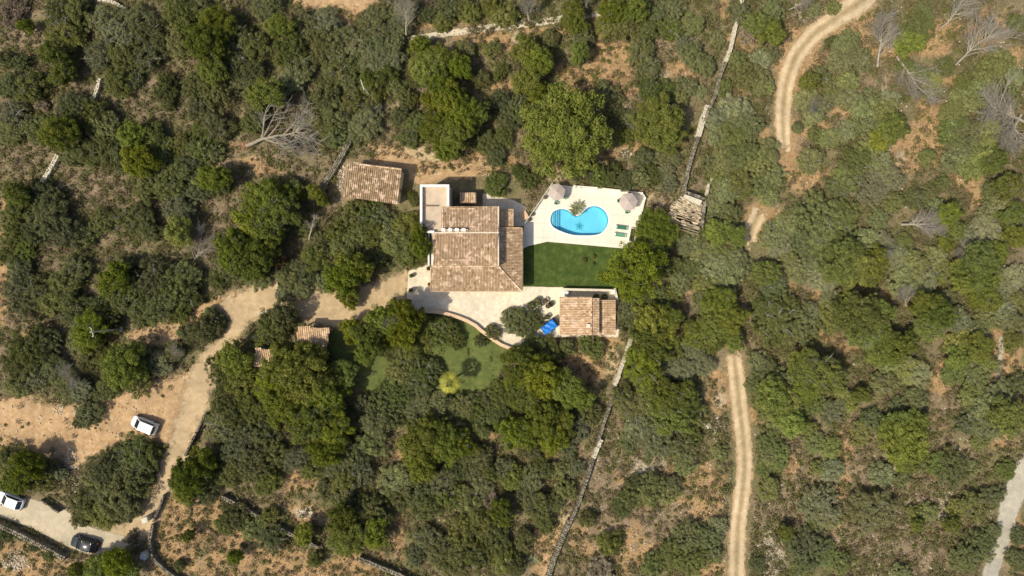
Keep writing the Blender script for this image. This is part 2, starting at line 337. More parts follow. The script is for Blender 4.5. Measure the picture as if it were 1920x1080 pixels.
# ------------------------------------------------------------------ ground (soil colours painted per vertex, detail in the shader)
BLOBS = """o 1600,30,50,45 o 1500,120,40,60 o 1480,280,26,60 o 1520,340,45,30 o 1430,400,45,22 o 1580,205,28,20 o 1590,330,25,22 o 1700,290,45,50 o 1740,250,30,60 o 1660,95,60,16
o 1750,90,40,20 o 1760,50,40,14 o 1790,150,25,14 o 1850,60,50,40 o 1895,110,26,30 o 1810,340,60,12 o 1830,370,15,30 o 1700,60,14,26 o 1540,240,30,20 o 1615,320,18,12
o 1490,520,25,25 o 1525,570,14,28 o 1555,620,24,28 o 1590,650,35,18 o 1660,555,14,12 o 1485,600,10,10 o 1760,740,20,50 o 1590,870,24,60 o 1480,870,20,30 o 1570,970,20,60 o 1680,880,30,14
o 1350,740,30,60 o 1300,890,60,30 o 1200,1000,80,60 o 1120,1000,60,50 o 1140,900,30,20 o 1300,950,70,25 o 1380,760,14,60 o 1340,700,30,14 o 1420,780,22,14
o 1330,1065,40,20 o 1060,860,30,30 o 1010,860,18,14 o 910,820,18,14 o 905,815,25,14 o 930,950,20,12 o 760,850,18,16 o 740,890,12,12 o 750,1010,14,50 o 660,1060,60,30 o 560,1060,60,40 o 460,1040,80,60
o 350,960,60,40 o 330,1040,60,50 o 40,1050,100,40 o 570,960,40,26 o 560,910,30,20 o 540,890,30,10 o 1030,1000,30,20 o 1015,1040,18,40 t 1060,960,14,50
o 1150,120,45,40 o 1110,110,30,40 o 1090,170,50,30 o 1130,60,20,40 o 1060,140,30,20 o 1265,130,40,16 o 1290,140,20,18 o 1180,165,20,18 o 940,165,40,12 o 960,160,30,14 o 1270,270,20,12
o 760,290,60,25 t 800,300,70,28 t 820,325,60,14 o 900,300,50,22 o 930,310,20,18 o 1030,320,30,14 t 1050,330,26,12 o 950,300,30,10 o 880,225,14,8 o 1140,290,20,12 o 1200,280,30,16
o 680,15,40,24 o 640,30,30,14 o 820,45,40,10 o 900,30,60,16 o 900,70,60,14 o 940,80,40,30 o 1010,60,60,10 o 1360,20,12,30 o 1385,80,26,22 o 1400,160,30,20 o 1425,250,20,10 
b 230,200,70,45 b 300,190,50,40 b 60,110,60,50 b 40,90,40,60 b 60,290,80,40 b 160,330,60,50 b 200,370,60,40 b 250,360,60,30 b 220,430,50,40 b 120,480,80,30 b 180,450,40,20 b 380,430,60,60 b 300,400,30,20 b 420,400,40,30
b 350,480,30,40 b 370,470,30,40 b 160,165,60,16 b 20,20,60,30 b 350,205,20,25 b 300,140,25,12 b 150,110,20,40
o 0,500,20,70 o 10,590,20,40 o 10,380,16,14 b 30,620,30,50 b 10,660,20,50 b 70,610,40,12 o 60,625,16,10 o 455,275,25,16 o 470,300,30,16 b 540,330,40,14 b 600,330,60,20 o 500,320,30,10
b 330,355,14,14 b 620,500,50,20 b 660,440,50,14 b 600,480,16,30 b 530,500,26,30 o 615,520,40,10 b 720,440,20,20
o 1100,700,50,50 o 1060,700,50,40 o 1140,660,26,40 o 1120,640,50,14 o 1080,670,40,26 t 1150,680,20,40 b 1060,640,40,20
o 1240,385,24,30 t 1230,370,24,16 b 1260,370,40,24 b 1300,340,14,24 o 1315,520,16,36 o 1280,545,20,16 b 1290,580,60,30 b 1100,920,60,60 b 1150,960,60,60 b 1250,980,60,40
b 1690,480,24,10 b 1900,480,30,20 b 1910,380,20,14 b 1880,540,20,12 b 1740,860,60,40 b 1700,920,90,40 b 1760,920,60,60 b 1660,1020,110,50 b 1740,1030,80,50 b 1620,880,30,60 o 1760,870,20,30 b 1780,760,50,26
o 1880,830,30,16 o 1890,690,30,60 o 1880,650,20,60 o 1900,1000,16,80 b 1500,780,30,40 b 1540,720,50,14 o 1530,730,30,10 b 1460,690,60,12
s 1440,1040,30,50 s 1470,1010,25,20 s 1210,770,10,10 s 135,880,18,50 s 690,180,12,14 s 750,180,24,10 s 780,160,14,10 s 570,960,26,14 s 1175,288,12,8 s 1230,140,30,8 s 1340,800,24,20 s 1350,750,18,26 s 1300,60,20,20
s 970,80,14,30 s 1520,25,26,14 s 1655,160,14,22 s 1660,280,12,14 s 1690,300,10,16 s 1200,870,20,20 s 1210,890,30,20 s 1240,860,16,14 s 30,1050,26,20 s 110,770,10,10 s 1700,960,40,20 s 1770,940,20,30 s 1670,870,16,40""".split('\n')
bl = []
for line in BLOBS:
    tk = line.split()
    for k in range(0, len(tk) - 1, 2): bl.append((tk[k], *[float(v) for v in tk[k + 1].split(',')]))
def axis(a, b, st, far): return np.array(sorted([-f for f in far]) + list(np.arange(a, b + st / 2, st)) + sorted(far))
gx = axis(-88, 88, .3, [95, 110, 140, 200, 350, 700]); gy = axis(-50, 50, .3, [56, 70, 100, 160, 300, 700])
GX, GY = np.meshgrid(gx, gy)
pxg = 960 + 12 * GX; pyg = 540 - 12 * GY
n1 = fbm(GX, GY, 3.2, 11, 5); n2 = fbm(GX, GY, 9, 31, 4); n3 = fbm(GX, GY, 1.4, 51, 3)
col = np.zeros(GX.shape + (3,)); e = np.clip((n2 - .42) * 4, 0, 1)[..., None]
col[:] = np.array((.185, .170, .088)) * (1 - e) + np.array((.27, .215, .14)) * e
TY = {'o': (.43, .285, .155), 't': (.58, .46, .29), 'b': (.26, .205, .14), 's': (.52, .46, .36)}
stone = np.clip((n2 - .5) * 3, 0, .5)
for ty, cx, cy, rx, ry in bl:
    d = np.sqrt(((pxg - cx) / rx) ** 2 + ((pyg - cy) / ry) ** 2) + (n1 - .5) * 1.5 + (n3 - .5) * .8
    a = np.clip((1.12 - d) / .3, 0, 1)[..., None]
    if ty != 's': col = col * (1 - a * .88) + np.array(TY[ty]) * a * .88
    else: col = col * (1 - a * .5) + np.array(TY[ty]) * a * .5; stone = np.maximum(stone, a[..., 0])
    if ty == 'o': stone = np.maximum(stone, a[..., 0] * .35)
col *= (.80 + .4 * n3)[..., None]
idx = np.arange(GX.size).reshape(GX.shape)
c = ~(sdist(GX, GY, DECK) < -.5); c = c[:-1, :-1] | c[1:, :-1] | c[:-1, 1:] | c[1:, 1:]
F = np.stack([idx[:-1, :-1][c], idx[:-1, 1:][c], idx[1:, 1:][c], idx[1:, :-1][c]], 1)
gm = np_mesh('ground', np.stack([GX.ravel(), GY.ravel(), np.zeros(GX.size)], 1), F,
             {'col': ('POINT', np.concatenate([col.reshape(-1, 3), np.ones((GX.size, 1))], 1)), 'stone': ('POINT', stone.ravel())}, M['ground'])
tag(link('ground', gm), kind='structure')

soft_sheet('field', FIELD, .012, M['yard'], 2.2)
soft_sheet('yard', YARD, .010, M['yard'], 2.2)
soft_sheet('roadside_soil', YARD2, .012, M['yard'], 1.2)
soft_sheet('clearing', PX("690,275 728,262 752,285 800,303 860,302 900,296 952,302 940,322 905,328 885,335 840,338 782,346 768,335 760,312 716,305"), .011, M['yard'], 1.2)
soft_sheet('driveway', DRIVE, .030, M['drive'], 2.3)
soft_sheet('road', LANE, .036, M['lane'], .35)
soft_sheet('garden_lawn', GLAWN, .014, M['glawn'], .9)
soft_sheet('patio', PATIO, .045, M['patio'], .18, .2)
soft_sheet('courtyard', COURT, .018, M['patio'], .4, .25)
soft_sheet('lawn', LAWN, .040, M['lawn'], .15, .2)
ribbon('dirt_track', [(1640, -40), (1615, 0), (1570, 32), (1525, 65), (1490, 110), (1474, 160), (1468, 215), (1470, 275), (1476, 300)], [5, 4.6, 3.6, 3.2, 3.1, 3, 2.9, 2.4, 1.5], .020, M['track'])
ribbon('dirt_track', [(1432, 385), (1418, 410), (1406, 445), (1415, 475)], [3.2, 3, 2.6, 2], .020, M['track'])
ribbon('dirt_track', [(1374, 655), (1380, 700), (1386, 760), (1394, 830), (1396, 880), (1390, 940), (1383, 1000), (1380, 1120)], [2.4, 2.9, 2.9, 2.8, 2.8, 2.8, 2.9, 2.9], .020, M['track'])
ribbon('grey_track', [(1945, 855), (1918, 895), (1893, 950), (1882, 1010), (1862, 1060), (1850, 1110)], [4.5, 4, 3.4, 2.4, 2.6, 2.6], .020, M['greytrack'])
ribbon('footpath', [(755, 73), (800, 68), (860, 60), (920, 52), (990, 45), (1050, 36), (1120, 26), (1160, 18)], [.7, .9, 1.1, 1.1, 1.1, 1.1, .9, .6], .022, M['path'], nl=6)
ribbon('footpath', [(1010, 1090), (1030, 1045), (1048, 1000), (1060, 965)], [1.6, 1.5, 1.4, 1], .016, M['yard'], nl=6)
ribbon('footpath', [(1335, 505), (1312, 530), (1290, 560)], [1.3, 1.3, 1.3], .016, M['yard'], nl=6)
ribbon('footpath', [(1878, 620), (1876, 670), (1870, 730)], [.9, .7, .7], .016, M['greytrack'], nl=6)
# concrete slab behind the house
soft_sheet('back_terrace', PX("905,362 930,368 960,374 985,386 985,424 960,424 905,392"), .020, M['patio'], .25, .2)

tracks = [[(1640, -40), (1615, 0), (1570, 32), (1525, 65), (1490, 110), (1474, 160), (1468, 215), (1470, 275), (1476, 300)], [(1432, 385), (1418, 410), (1406, 445), (1415, 475)],
          [(1374, 655), (1380, 700), (1386, 760), (1394, 830), (1396, 880), (1390, 940), (1383, 1000), (1380, 1120)], [(1945, 855), (1918, 895), (1893, 950), (1882, 1010), (1862, 1060), (1850, 1110)]]
def track_dist(x, y):
    d = np.full(x.shape, 99.0)
    for tk in tracks:
        for i in range(len(tk) - 1):
            (ax, ay), (bx, by) = W(*tk[i]), W(*tk[i + 1]); ex, ey = bx - ax, by - ay; t = np.clip(((x - ax) * ex + (y - ay) * ey) / (ex * ex + ey * ey), 0, 1)
            d = np.minimum(d, np.hypot(x - ax - t * ex, y - ay - t * ey))
    return d
# ------------------------------------------------------------------ pool deck and pool
def ring_fill(outer, inner, z):
    bm = bmesh.new(); E = []
    for loop in (outer, inner):
        vs = [bm.verts.new((p[0], p[1], z)) for p in loop]
        E += [bm.edges.new((vs[i], vs[(i + 1) % len(vs)])) for i in range(len(vs))]
    bmesh.ops.triangle_fill(bm, edges=E, use_beauty=True)
    bm.verts.index_update(); vs = [v.co.copy() for v in bm.verts]; fs = []
    for f in bm.faces:
        ids = [v.index for v in f.verts]; a, b, cc = (vs[i] for i in ids)
        if (b - a).cross(cc - a).z < 0: ids = ids[::-1]
        fs.append(tuple(ids))
    bm.free(); return vs, fs
DZ = .15
deck_root = thing('pool_deck', 'cream paved pool terrace around the kidney-shaped pool', 'terrace')
pc = Vector((sum(p[0] for p in POOL) / len(POOL), sum(p[1] for p in POOL) / len(POOL)))
def grow(poly, d):
    out = []; n = len(poly)
    for i in range(n):
        a, b = Vector(poly[i - 1]), Vector(poly[(i + 1) % n]); t = (b - a).normalized(); nn = Vector((t.y, -t.x))
        p = Vector(poly[i]); q = p + nn * d; 
        out.append((q.x, q.y))
    return out
ccw = lambda p: p if sum(p[i][0] * p[(i + 1) % len(p)][1] - p[(i + 1) % len(p)][0] * p[i][1] for i in range(len(p))) > 0 else p[::-1]
def smooth_loop(poly, k=3):
    n = len(poly); out = []
    for i in range(n):
        a, b, c2, d = (Vector(poly[(i + j) % n]) for j in (-1, 0, 1, 2))
        for s in range(k):
            t = s / k; q = .5 * ((2 * b) + (c2 - a) * t + (2 * a - 5 * b + 4 * c2 - d) * t * t + (3 * b - a - 3 * c2 + d) * t ** 3); out.append((q.x, q.y))
    return out
POOLS = ccw(smooth_loop(POOL)); COP = grow(POOLS, .32); DECKC = ccw(DECK)
b = MB(); b.add(*ring_fill(DECKC, COP, DZ), t=.5)
n = len(DECKC); b.add([(*p, DZ) for p in DECKC] + [(*p, -.3) for p in DECKC], [(i, i + n, (i + 1) % n + n, (i + 1) % n) for i in range(n)], .5)
b.build('paving', M['deck'], deck_root)
b = MB(); rnd = random.Random(2)          # joints between the slabs, a few mm proud
joint = simple('paving_joint', (.50, .46, .39), .9, .1, 2)
def clip_seg(p, q, step=.15):
    n = int((Vector(q) - Vector(p)).length / step); P = np.linspace(p, q, n + 1); ok = (sdist(P[:, 0], P[:, 1], DECKC) < -.2) & (sdist(P[:, 0], P[:, 1], COP) > .1)
    s = None
    for i in range(n + 1):
        if ok[i] and s is None: s = P[i]
        if s is not None and (not ok[i] or i == n):
            e = P[i - 1]; yield s, e; s = None
for pxx in range(1000, 1205, 21):
    for s, e in clip_seg(W(pxx + 8, 335), W(pxx - 6, 475)):
        m_ = (s + e) / 2; L = np.linalg.norm(e - s)
        if L > .3: b.box((m_[0], m_[1], DZ + .002), (L, .035, .006), math.atan2(e[1] - s[1], e[0] - s[0]))
for pyy in (368, 396, 424, 450):
    for s, e in clip_seg(W(975, pyy - 8), W(1215, pyy + 12)):
        m_ = (s + e) / 2; L = np.linalg.norm(e - s)
        if L > .3: b.box((m_[0], m_[1], DZ + .001), (L, .035, .006), math.atan2(e[1] - s[1], e[0] - s[0]))
b.build('joint', joint, deck_root)

pool = thing('swimming_pool', 'kidney-shaped swimming pool with bright blue floor and dark star mosaic', 'swimming pool')
b = MB(); vs, fs = ring_fill(COP, POOLS, DZ + .03); b.add(vs, fs, .5)
n = len(COP); b.add([(*p, DZ + .03) for p in COP] + [(*p, DZ - .2) for p in COP], [(i, i + n, (i + 1) % n + n, (i + 1) % n) for i in range(n)], .5)
b.build('coping', M['coping'], pool)
n = len(POOLS); FZ = DZ - 1.35
b = MB(); b.add([(*p, DZ + .03) for p in POOLS] + [(*p, FZ - .05) for p in POOLS], [(i, (i + 1) % n, (i + 1) % n + n, i + n) for i in range(n)], .5)
b.build('basin_wall', M['poolwall'], pool)
st = .09; P = np.array(POOLS); xs = np.arange(P[:, 0].min() - .2, P[:, 0].max() + .3, st); ys = np.arange(P[:, 1].min() - .2, P[:, 1].max() + .3, st)
X, Y = np.meshgrid(xs, ys); D = sdist(X, Y, POOLS)
edges = [W(v, 0)[0] for v in (1038.5, 1041.6, 1045, 1048, 1051)]
Z = np.full(X.shape, FZ)
for k, ex in enumerate(edges[::-1]): Z = np.where(X < ex, FZ + (k + 1) * .21, Z)
ok = D < .12; cc_ = ok[:-1, :-1] & ok[1:, :-1] & ok[:-1, 1:] & ok[1:, 1:]; idx = np.arange(X.size).reshape(X.shape)
xm = X[:-1, :-1] + st / 2
nose = np.zeros(cc_.shape, bool)
for ex in edges: nose |= np.abs(xm - ex) < st * .5
for nm_, sel, mm in (('basin_floor', cc_ & ~nose, 'poolfloor'), ('step_edge', cc_ & nose, 'poolnose')):
    F = np.stack([idx[:-1, :-1][sel], idx[:-1, 1:][sel], idx[1:, 1:][sel], idx[1:, :-1][sel]], 1)
    used = np.unique(F); re = -np.ones(X.size, int); re[used] = np.arange(len(used))
    V = np.stack([X.ravel()[used], Y.ravel()[used], Z.ravel()[used]], 1)
    link(nm_, np_mesh(nm_, V, re[F], {}, M[mm]), pool)
b = MB(); cx, cy = W(1088, 422.5); vs = []; 
for k in range(10):
    a = 2 * math.pi * k / 10 + .2; L = .52 if k % 2 == 0 else .36
    p = Vector((cx + math.cos(a) * (L + .3), cy + math.sin(a) * (L + .3), FZ + .012)); q = Vector((cx + math.cos(a) * .22, cy + math.sin(a) * .22, FZ + .012)); s = Vector((-math.sin(a), math.cos(a), 0)) * .07
    b.add([q - s, p - s * .4, p + s * .4, q + s], [(0, 1, 2, 3)], .5)
b.add([(cx + .17 * math.cos(k * .7854), cy + .17 * math.sin(k * .7854), FZ + .014) for k in range(8)], [tuple(range(8))], .5)
b.build('star_mosaic', M['mosaic'], pool)
b = MB(); vs = [(*p, DZ - .10) for p in POOLS]; tr = tessellate_polygon([[Vector(v) for v in vs]])
b.add(vs, [tuple(q) for q in tr], .5); wo = b.build('water', M['water']); tag(wo, kind='structure')
bm = bmesh.new(); bm.from_mesh(wo.data); bmesh.ops.recalc_face_normals(bm, faces=bm.faces)
for f in bm.faces:
    if f.normal.z < 0: f.normal_flip()
bm.to_mesh(wo.data); bm.free()

# ------------------------------------------------------------------ tile roofs and buildings
def tile_roof(poly, down, ze, pitch, m, name, parent, sp=.225, tl=.42, thick=.12, drop=None):
    """barrel tiles over a plan polygon (metres); down = unit vector of the fall; ze = height at the eave"""
    dn = Vector(down).normalized(); ac = Vector((-dn.y, dn.x)); P = [Vector(p) for p in poly]
    dmax = max(p.dot(dn) for p in P); dmin = min(p.dot(dn) for p in P); a0 = min(p.dot(ac) for p in P); a1 = max(p.dot(ac) for p in P)
    zz = lambda p: ze + (dmax - p.dot(dn)) * pitch
    rn = random.Random(int(abs(a0 * 100)) + 5); V = []; F = []; T = []
    na = int((a1 - a0) / sp); nd = max(1, round((dmax - dmin) / tl)); sp = (a1 - a0) / na; tl = (dmax - dmin) / nd
    centers = []; cells = []
    for i in range(na):
        for j in range(nd): cells.append((i, j)); q = ac * (a0 + (i + .5) * sp) + dn * (dmin + (j + .5) * tl); centers.append((q.x, q.y))
    cn = np.array(centers); ins = sdist(cn[:, 0], cn[:, 1], [tuple(p) for p in poly]) < .02
    for (i, j), okk in zip(cells, ins):
        if not okk: continue
        tt = .32 + .38 * rn.random() if rn.random() < .88 else rn.choice((.12, .9, .95)); jz = rn.uniform(-.012, .012); js = rn.uniform(-.02, .02)
        for (off, half, rise, tmul) in ((0.5, .33, .12, 1), (0.0, .2, -.005, .25)):
            k0 = len(V); ns = 4 if rise > 0 else 1
            for e2, (dd, zadd, ww) in enumerate(((dmin + j * tl - .02, 0, .85), (dmin + (j + 1) * tl + .03, .035, 1))):
                for s in range(ns + 1):
                    th = math.pi * s / ns; uu = -math.cos(th) * half * sp * 2 * ww * .75 if ns > 1 else (-.25 + .5 * s) * sp * 1.1
                    q = ac * (a0 + (i + off) * sp + uu + js * sp) + dn * dd; z = zz(q) + zadd + (math.sin(th) * rise if ns > 1 else 0) + jz
                    V.append((q.x, q.y, z))
            for s in range(ns): F.append((k0 + s, k0 + ns + 1 + s, k0 + ns + 2 + s, k0 + s + 1)); T.append(min(1, max(0, tt * tmul)))
            if ns > 1: F.append(tuple([k0 + ns + 1 + s for s in range(ns, -1, -1)])); T.append(tt * .3)
    b = MB(); b.v = V; b.f = F; b.t = T
    # bed under the tiles, closed at the rim
    n = len(P); top = [(p.x, p.y, zz(p) - .02) for p in P]; bot = [(p.x, p.y, zz(p) - thick - .02) for p in P]
    tr = tessellate_polygon([[Vector((p.x, p.y, 0)) for p in P]])
    b.add(top + bot, [tuple(q) for q in tr] + [tuple(i + n for i in q[::-1]) for q in tr] + [(i, (i + 1) % n, (i + 1) % n + n, i + n) for i in range(n)], .15)
    return b.build(name, m, parent), zz
def caps(b, p, q, r=.13, st=.38):
    p, q = Vector(p), Vector(q); n = max(1, int((q - p).length / st))
    for k in range(n):
        a = p.lerp(q, k / n); c2 = p.lerp(q, (k + 1.1) / n if k < n - 1 else 1); b.tube([a, c2], [r, r * 1.12], 7)
def cap_part(par, p, q, r=.13):
    b = MB(); caps(b, p, q, r); b.build('ridge_tile', M['tile2'], par)
def window(b1, b2, x, y, z, wd, ht, rz, parent):
    """shuttered window: frame a part, pane its sub-part"""
    f = MB(); Mx = Matrix.Translation((x, y, z)) @ Matrix.Rotation(rz, 4, 'Z')
    def bx(c, d): 
        f.box(Mx @ Vector(c), d, rz)
    bx((0, 0, ht / 2), (wd + .16, .06, .08)); bx((0, 0, -ht / 2), (wd + .2, .10, .08)); bx((-wd / 2 - .04, 0, 0), (.08, .06, ht)); bx((wd / 2 + .04, 0, 0), (.08, .06, ht)); bx((0, 0, 0), (.05, .05, ht))
    o = f.build('window', M['wood'], parent); g = MB(); g.box((x, y, z), (wd, .035, ht), rz); g.build('pane', M['glass'], o)

villa = thing('villa', 'large two-storey country house with weathered tiled roofs and flat roof terrace', 'house', (*W(885, 450), 0))
vl = Vector(villa.location)
class Rel:   # children are built in world coordinates and shifted into the parent's frame
    pass
def settle(root):
    inv = Matrix.Translation(-Vector(root.location))
    for o in root.children:
        o.data.transform(inv) if o.type == 'MESH' else None
        for g in o.children:
            if g.type == 'MESH': g.data.transform(inv)
def rect(x0, y0, x1, y1, h=0.0): return [W(x0, y0, h), W(x1, y0, h), W(x1, y1, h), W(x0, y1, h)]
def inset(poly, d): return grow(ccw(poly), -d)
wb = MB()
# C + D low wings
Cp = [W(809, 499, 4.0), W(935, 499, 4.0), W(977, 545, 3.0), W(808, 545, 3.0)]
Dp = [W(934, 427, 4.0), W(979, 427, 3.0), W(979, 545.5, 3.0), W(935, 499, 4.0)]
tile_roof(Cp, (0, -1), 3.0, .27, M['tile'], 'tiled_roof', villa)
tile_roof(Dp, (1, 0), 3.0, .27, M['tile'], 'tiled_roof', villa)
wb.prism(rect(814, 492, 972, 540, 2.5), 0, 2.85); wb.prism(rect(930, 430, 974, 493, 2.5), 0, 2.87)
# E small lean-to
Ep = rect(938, 391, 962.5, 425, 3.2)
tile_roof(Ep, (1, 0), 3.0, .25, M['tile2'], 'tiled_roof', villa); wb.prism(rect(934, 394, 959, 429, 2.7), 0, 2.83)
# B main block, A north block: ridge between them
Bp = rect(812, 437, 934, 497, 5.4); Ap = rect(830, 387, 934, 435, 5.4)
tile_roof(Bp, (0, -1), 5.0, .16, M['tile'], 'tiled_roof', villa)
tile_roof(Ap, (0, 1), 5.05, .18, M['tile'], 'tiled_roof', villa)
wb.prism(rect(815, 436, 933, 493, 4.8), 0, 4.83); wb.prism(rect(833, 389, 933, 434, 4.8), 0, 4.86)
# terrace tower
Tout = [W(788, 346, 6), W(841.5, 346, 6), W(841.5, 386, 6), W(830, 386, 6), W(830, 436, 6), W(788, 436, 6)]
wb.prism(ccw(Tout), 0, 5.2)
wb.prism([W(804, 436, 5), W(812, 436, 5), W(812, 497, 5), W(804, 497, 5)], 0, 3.6)
wall = wb.build('wall', M['render'], villa)
pb = MB(); th = .34
def seg_wall(b, p, q, z0, z1, th):
    p, q = Vector(p), Vector(q); d = q - p; m_ = (p + q) / 2
    b.box((m_.x, m_.y, (z0 + z1) / 2), (d.length + th, th, z1 - z0), math.atan2(d.y, d.x), .5)
zt = 6.0
for p, q, dz in (((789.5, 348), (840, 348), 0), ((840, 350.5), (840, 384), .004), ((789.5, 350.5), (789.5, 434), .004), ((789.5, 434.5), (812, 434.5), .008)):
    P_, Q_ = W(*p, 6), W(*q, 6); v = (Vector(Q_) - Vector(P_)).normalized() * .0; seg_wall(pb, P_, Q_, 5.19, zt + dz, th)
pb.build('parapet', M['white'], villa)
fb = MB(); fb.prism(ccw(grow(ccw(Tout), -.3)), 5.2, 5.28); fb.build('terrace_floor', M['rooffloor'], villa)
rb = MB(); seg_wall(rb, W(793, 386, 5.8), W(820, 386, 5.8), 5.28, 5.8, .07); rb.build('railing', M['wood'], villa)
# side wall left of B
sb = MB(); seg_wall(sb, W(803.5, 438, 5), W(803.5, 496, 5), 3.5, 5.0, .22); seg_wall(sb, W(810, 438.5, 5), W(810, 495, 5), 3.5, 4.9, .2); sb.build('side_parapet', M['white'], villa)
# ridge wall between A and B with white vents
gb = MB(); seg_wall(gb, W(812, 436, 6), W(934, 436, 6), 4.8, 5.86, .2); gb.build('ridge_wall', M['render'], villa)
eb = MB(); seg_wall(eb, W(934.6, 388, 5.6), W(934.6, 497, 5.6), 4.0, 5.55, .16); eb.build('verge_wall', M['render'], villa)
for k in range(4):
    x, y = W(831.5 + 12.6 * k, 431.2, 6.2)
    ch = MB(); ch.box((x, y, 5.9), (.50, .34, .8), 0, .5); o = ch.build('chimney', M['white'], villa)
    c3 = MB(); c3.box((x, y, 6.34), (.60, .44, .07), 0, .5); c3.box((x + .5, y + .03, 5.95), (.28, .1, .5), 0, .2); c3.build('chimney_cap', M['white'], o)
cap_part(villa, (*W(809, 499, 4.1), 4.12), (*W(934, 499, 4.1), 4.12)); cap_part(villa, (*W(935, 499.5, 4.1), 4.14), (*W(977.5, 545, 3.1), 3.1))
cap_part(villa, (*W(808.5, 501, 3.7), 4.06), (*W(808.5, 545, 3.1), 3.08), .1); cap_part(villa, (*W(812.5, 438, 5.8), 5.78), (*W(812.5, 495, 5.2), 5.12), .1)
cap_part(villa, (*W(830, 387.5, 5.2), 5.15), (*W(830, 434, 5.8), 5.78), .1); cap_part(villa, (*W(817, 487, 5.3), 5.3), (*W(884, 487, 5.3), 5.3), .12)
cap_part(villa, (*W(842, 391, 5.3), 5.24), (*W(892, 391, 5.3), 5.24), .1); cap_part(villa, (*W(934, 427, 4.1), 4.1), (*W(979, 427, 3.1), 3.12), .09)
g_ = MB(); g_.tube([(*W(808, 546, 2.9), 2.95), (*W(977, 546.5, 2.9), 2.95)], .07, 8); g_.tube([(*W(980, 428, 2.9), 2.95), (*W(980, 545, 2.9), 2.95)], .07, 8); g_.build('gutter', M['tile2'], villa)
# porch roof behind
tile_roof(rect(862, 361, 891.5, 381, 2.6), (0, 1), 2.3, .2, M['tile2'], 'porch_roof', villa, sp=.30)
p_ = MB()
for x, y in ((863, 363), (890, 363), (863, 379), (890, 379)): xx, yy = W(x, y, 2.3); p_.box((xx, yy, 1.1), (.18, .18, 2.2))
p_.box((*W(876, 370, 1), 0.2), (2.4, 1.4, .4)); p_.build('porch_post', M['render'], villa)
for x in (830, 862, 900, 945): a, c_ = W(x, 540.6, 2.5); window(0, 0, a, c_, 1.5, .9, 1.2, 0, villa)
for y in (450, 480, 515): a, c_ = W(974.4, y, 2.5); window(0, 0, a, c_, 1.4, .9, 1.3, math.pi / 2, villa)
for y in (365, 410): a, c_ = W(787.5, y, 6); window(0, 0, a - .02, c_, 3.6, .8, 1.1, math.pi / 2, villa)
d_ = MB(); a, c_ = W(880, 540.6, 2.5); d_.box((a, c_, 1.1), (1.1, .07, 2.1)); dr = d_.build('door', M['wood'], villa)
h_ = MB(); h_.ball((a + .4, c_ - .07, 1.1), .04); h_.build('handle', M['chrome'], dr)
settle(villa)

# small tiled outbuilding
ann = thing('outbuilding', 'low outbuilding with bright terracotta tiled roof beside the blue tarpaulin', 'outbuilding', (*W(1102, 592), 0))
tile_roof(rect(1050, 557.5, 1109, 628, 3.1), (-1, 0), 2.7, .2, M['tile2'], 'tiled_roof', ann, sp=.25)
tile_roof(rect(1109, 558.5, 1123, 627, 3.3), (1, 0), 3.3, .25, M['tile2'], 'tiled_roof', ann, sp=.25)
tile_roof(rect(1122, 562, 1154.5, 627, 2.4), (1, 0), 2.0, .16, M['tile2'], 'tiled_roof', ann, sp=.26)
b = MB(); b.prism(rect(1053, 560.5, 1109, 625.5, 2.6), 0, 2.58); b.prism(rect(1109, 560.3, 1121.5, 625.5, 3), 0, 3.2); b.prism(rect(1121, 564, 1151.5, 625, 2), 0, 1.9); b.build('wall', M['render'], ann)
b = MB(); caps(b, (*W(1109, 558, 3.7), 3.72), (*W(1109, 627, 3.7), 3.72), .12); b.build('ridge_tile', M['tile2'], ann)
b = MB(); b.box((*W(1103, 611, 3.8), 3.7), (.5, .42, .8)); b.box((*W(1103, 611, 4.1), 4.12), (.62, .54, .06)); b.build('chimney', M['render'], ann)
b = MB(); b.box((*W(1086, 626.2, 2.6), 1.05), (1.1, .07, 2.1)); b.build('door', M['wood'], ann)
window(0, 0, *W(1068, 626.2, 2.6), 1.5, .7, .7, 0, ann); window(0, 0, *W(1136, 625.8, 2), 1.1, .7, .6, 0, ann)
settle(ann)

# north-west shed
shed = thing('tiled_shed', 'long low shed with brown tiled roof beside the stone wall corner', 'shed', (*W(698, 345), 0))
sp_ = [W(652.5, 306, 3), W(753.5, 317.5, 3), W(746, 381, 2.6), W(643.5, 368, 2.6)]
dn = (Vector(W(643.5, 368)) - Vector(W(652.5, 306))).normalized()
tile_roof(sp_, tuple(dn), 2.5, .12, M['tile3'], 'tiled_roof', shed, sp=.30)
b = MB(); b.prism(inset(sp_, .22), 0, 2.42); b.build('wall', M['render'], shed)
b = MB(); caps(b, (*W(674, 308, 3.3), 3.3), (*W(753, 317.3, 3.3), 3.3), .12); b.build('ridge_tile', M['tile2'], shed)
b = MB(); b.box((*W(750, 348, 1.2), 1.1), (.08, 2.2, 2.0), .12); b.build('door', M['wood'], shed)
settle(shed)

def small_roof(name, label, p, h, down, rot_ribs=.3):
    r = thing(name, label, 'shelter', (*W(sum(q[0] for q in p) / 4, sum(q[1] for q in p) / 4), 0)); P_ = [W(*q, h) for q in p]
    tile_roof(P_, down, h - .3, .18, M['tile2'], 'tiled_roof', r, sp=.3)
    for q in inset(P_, .35): b = MB(); b.box((q[0], q[1], (h - .4) / 2), (.2, .2, h - .4)); b.build('post', M['wood'], r)
    settle(r)
small_roof('tiled_shelter', 'small tiled shelter roof just below the driveway, half under the pines', [(560, 612), (619, 616), (612, 650), (558, 640)], 2.8, (.05, -1))
small_roof('tiled_shelter', 'small tiled shelter roof sunk deepest among the pines, farthest from the house', [(482, 652), (524, 658), (514, 694), (476, 686)], 2.8, (.1, -1))

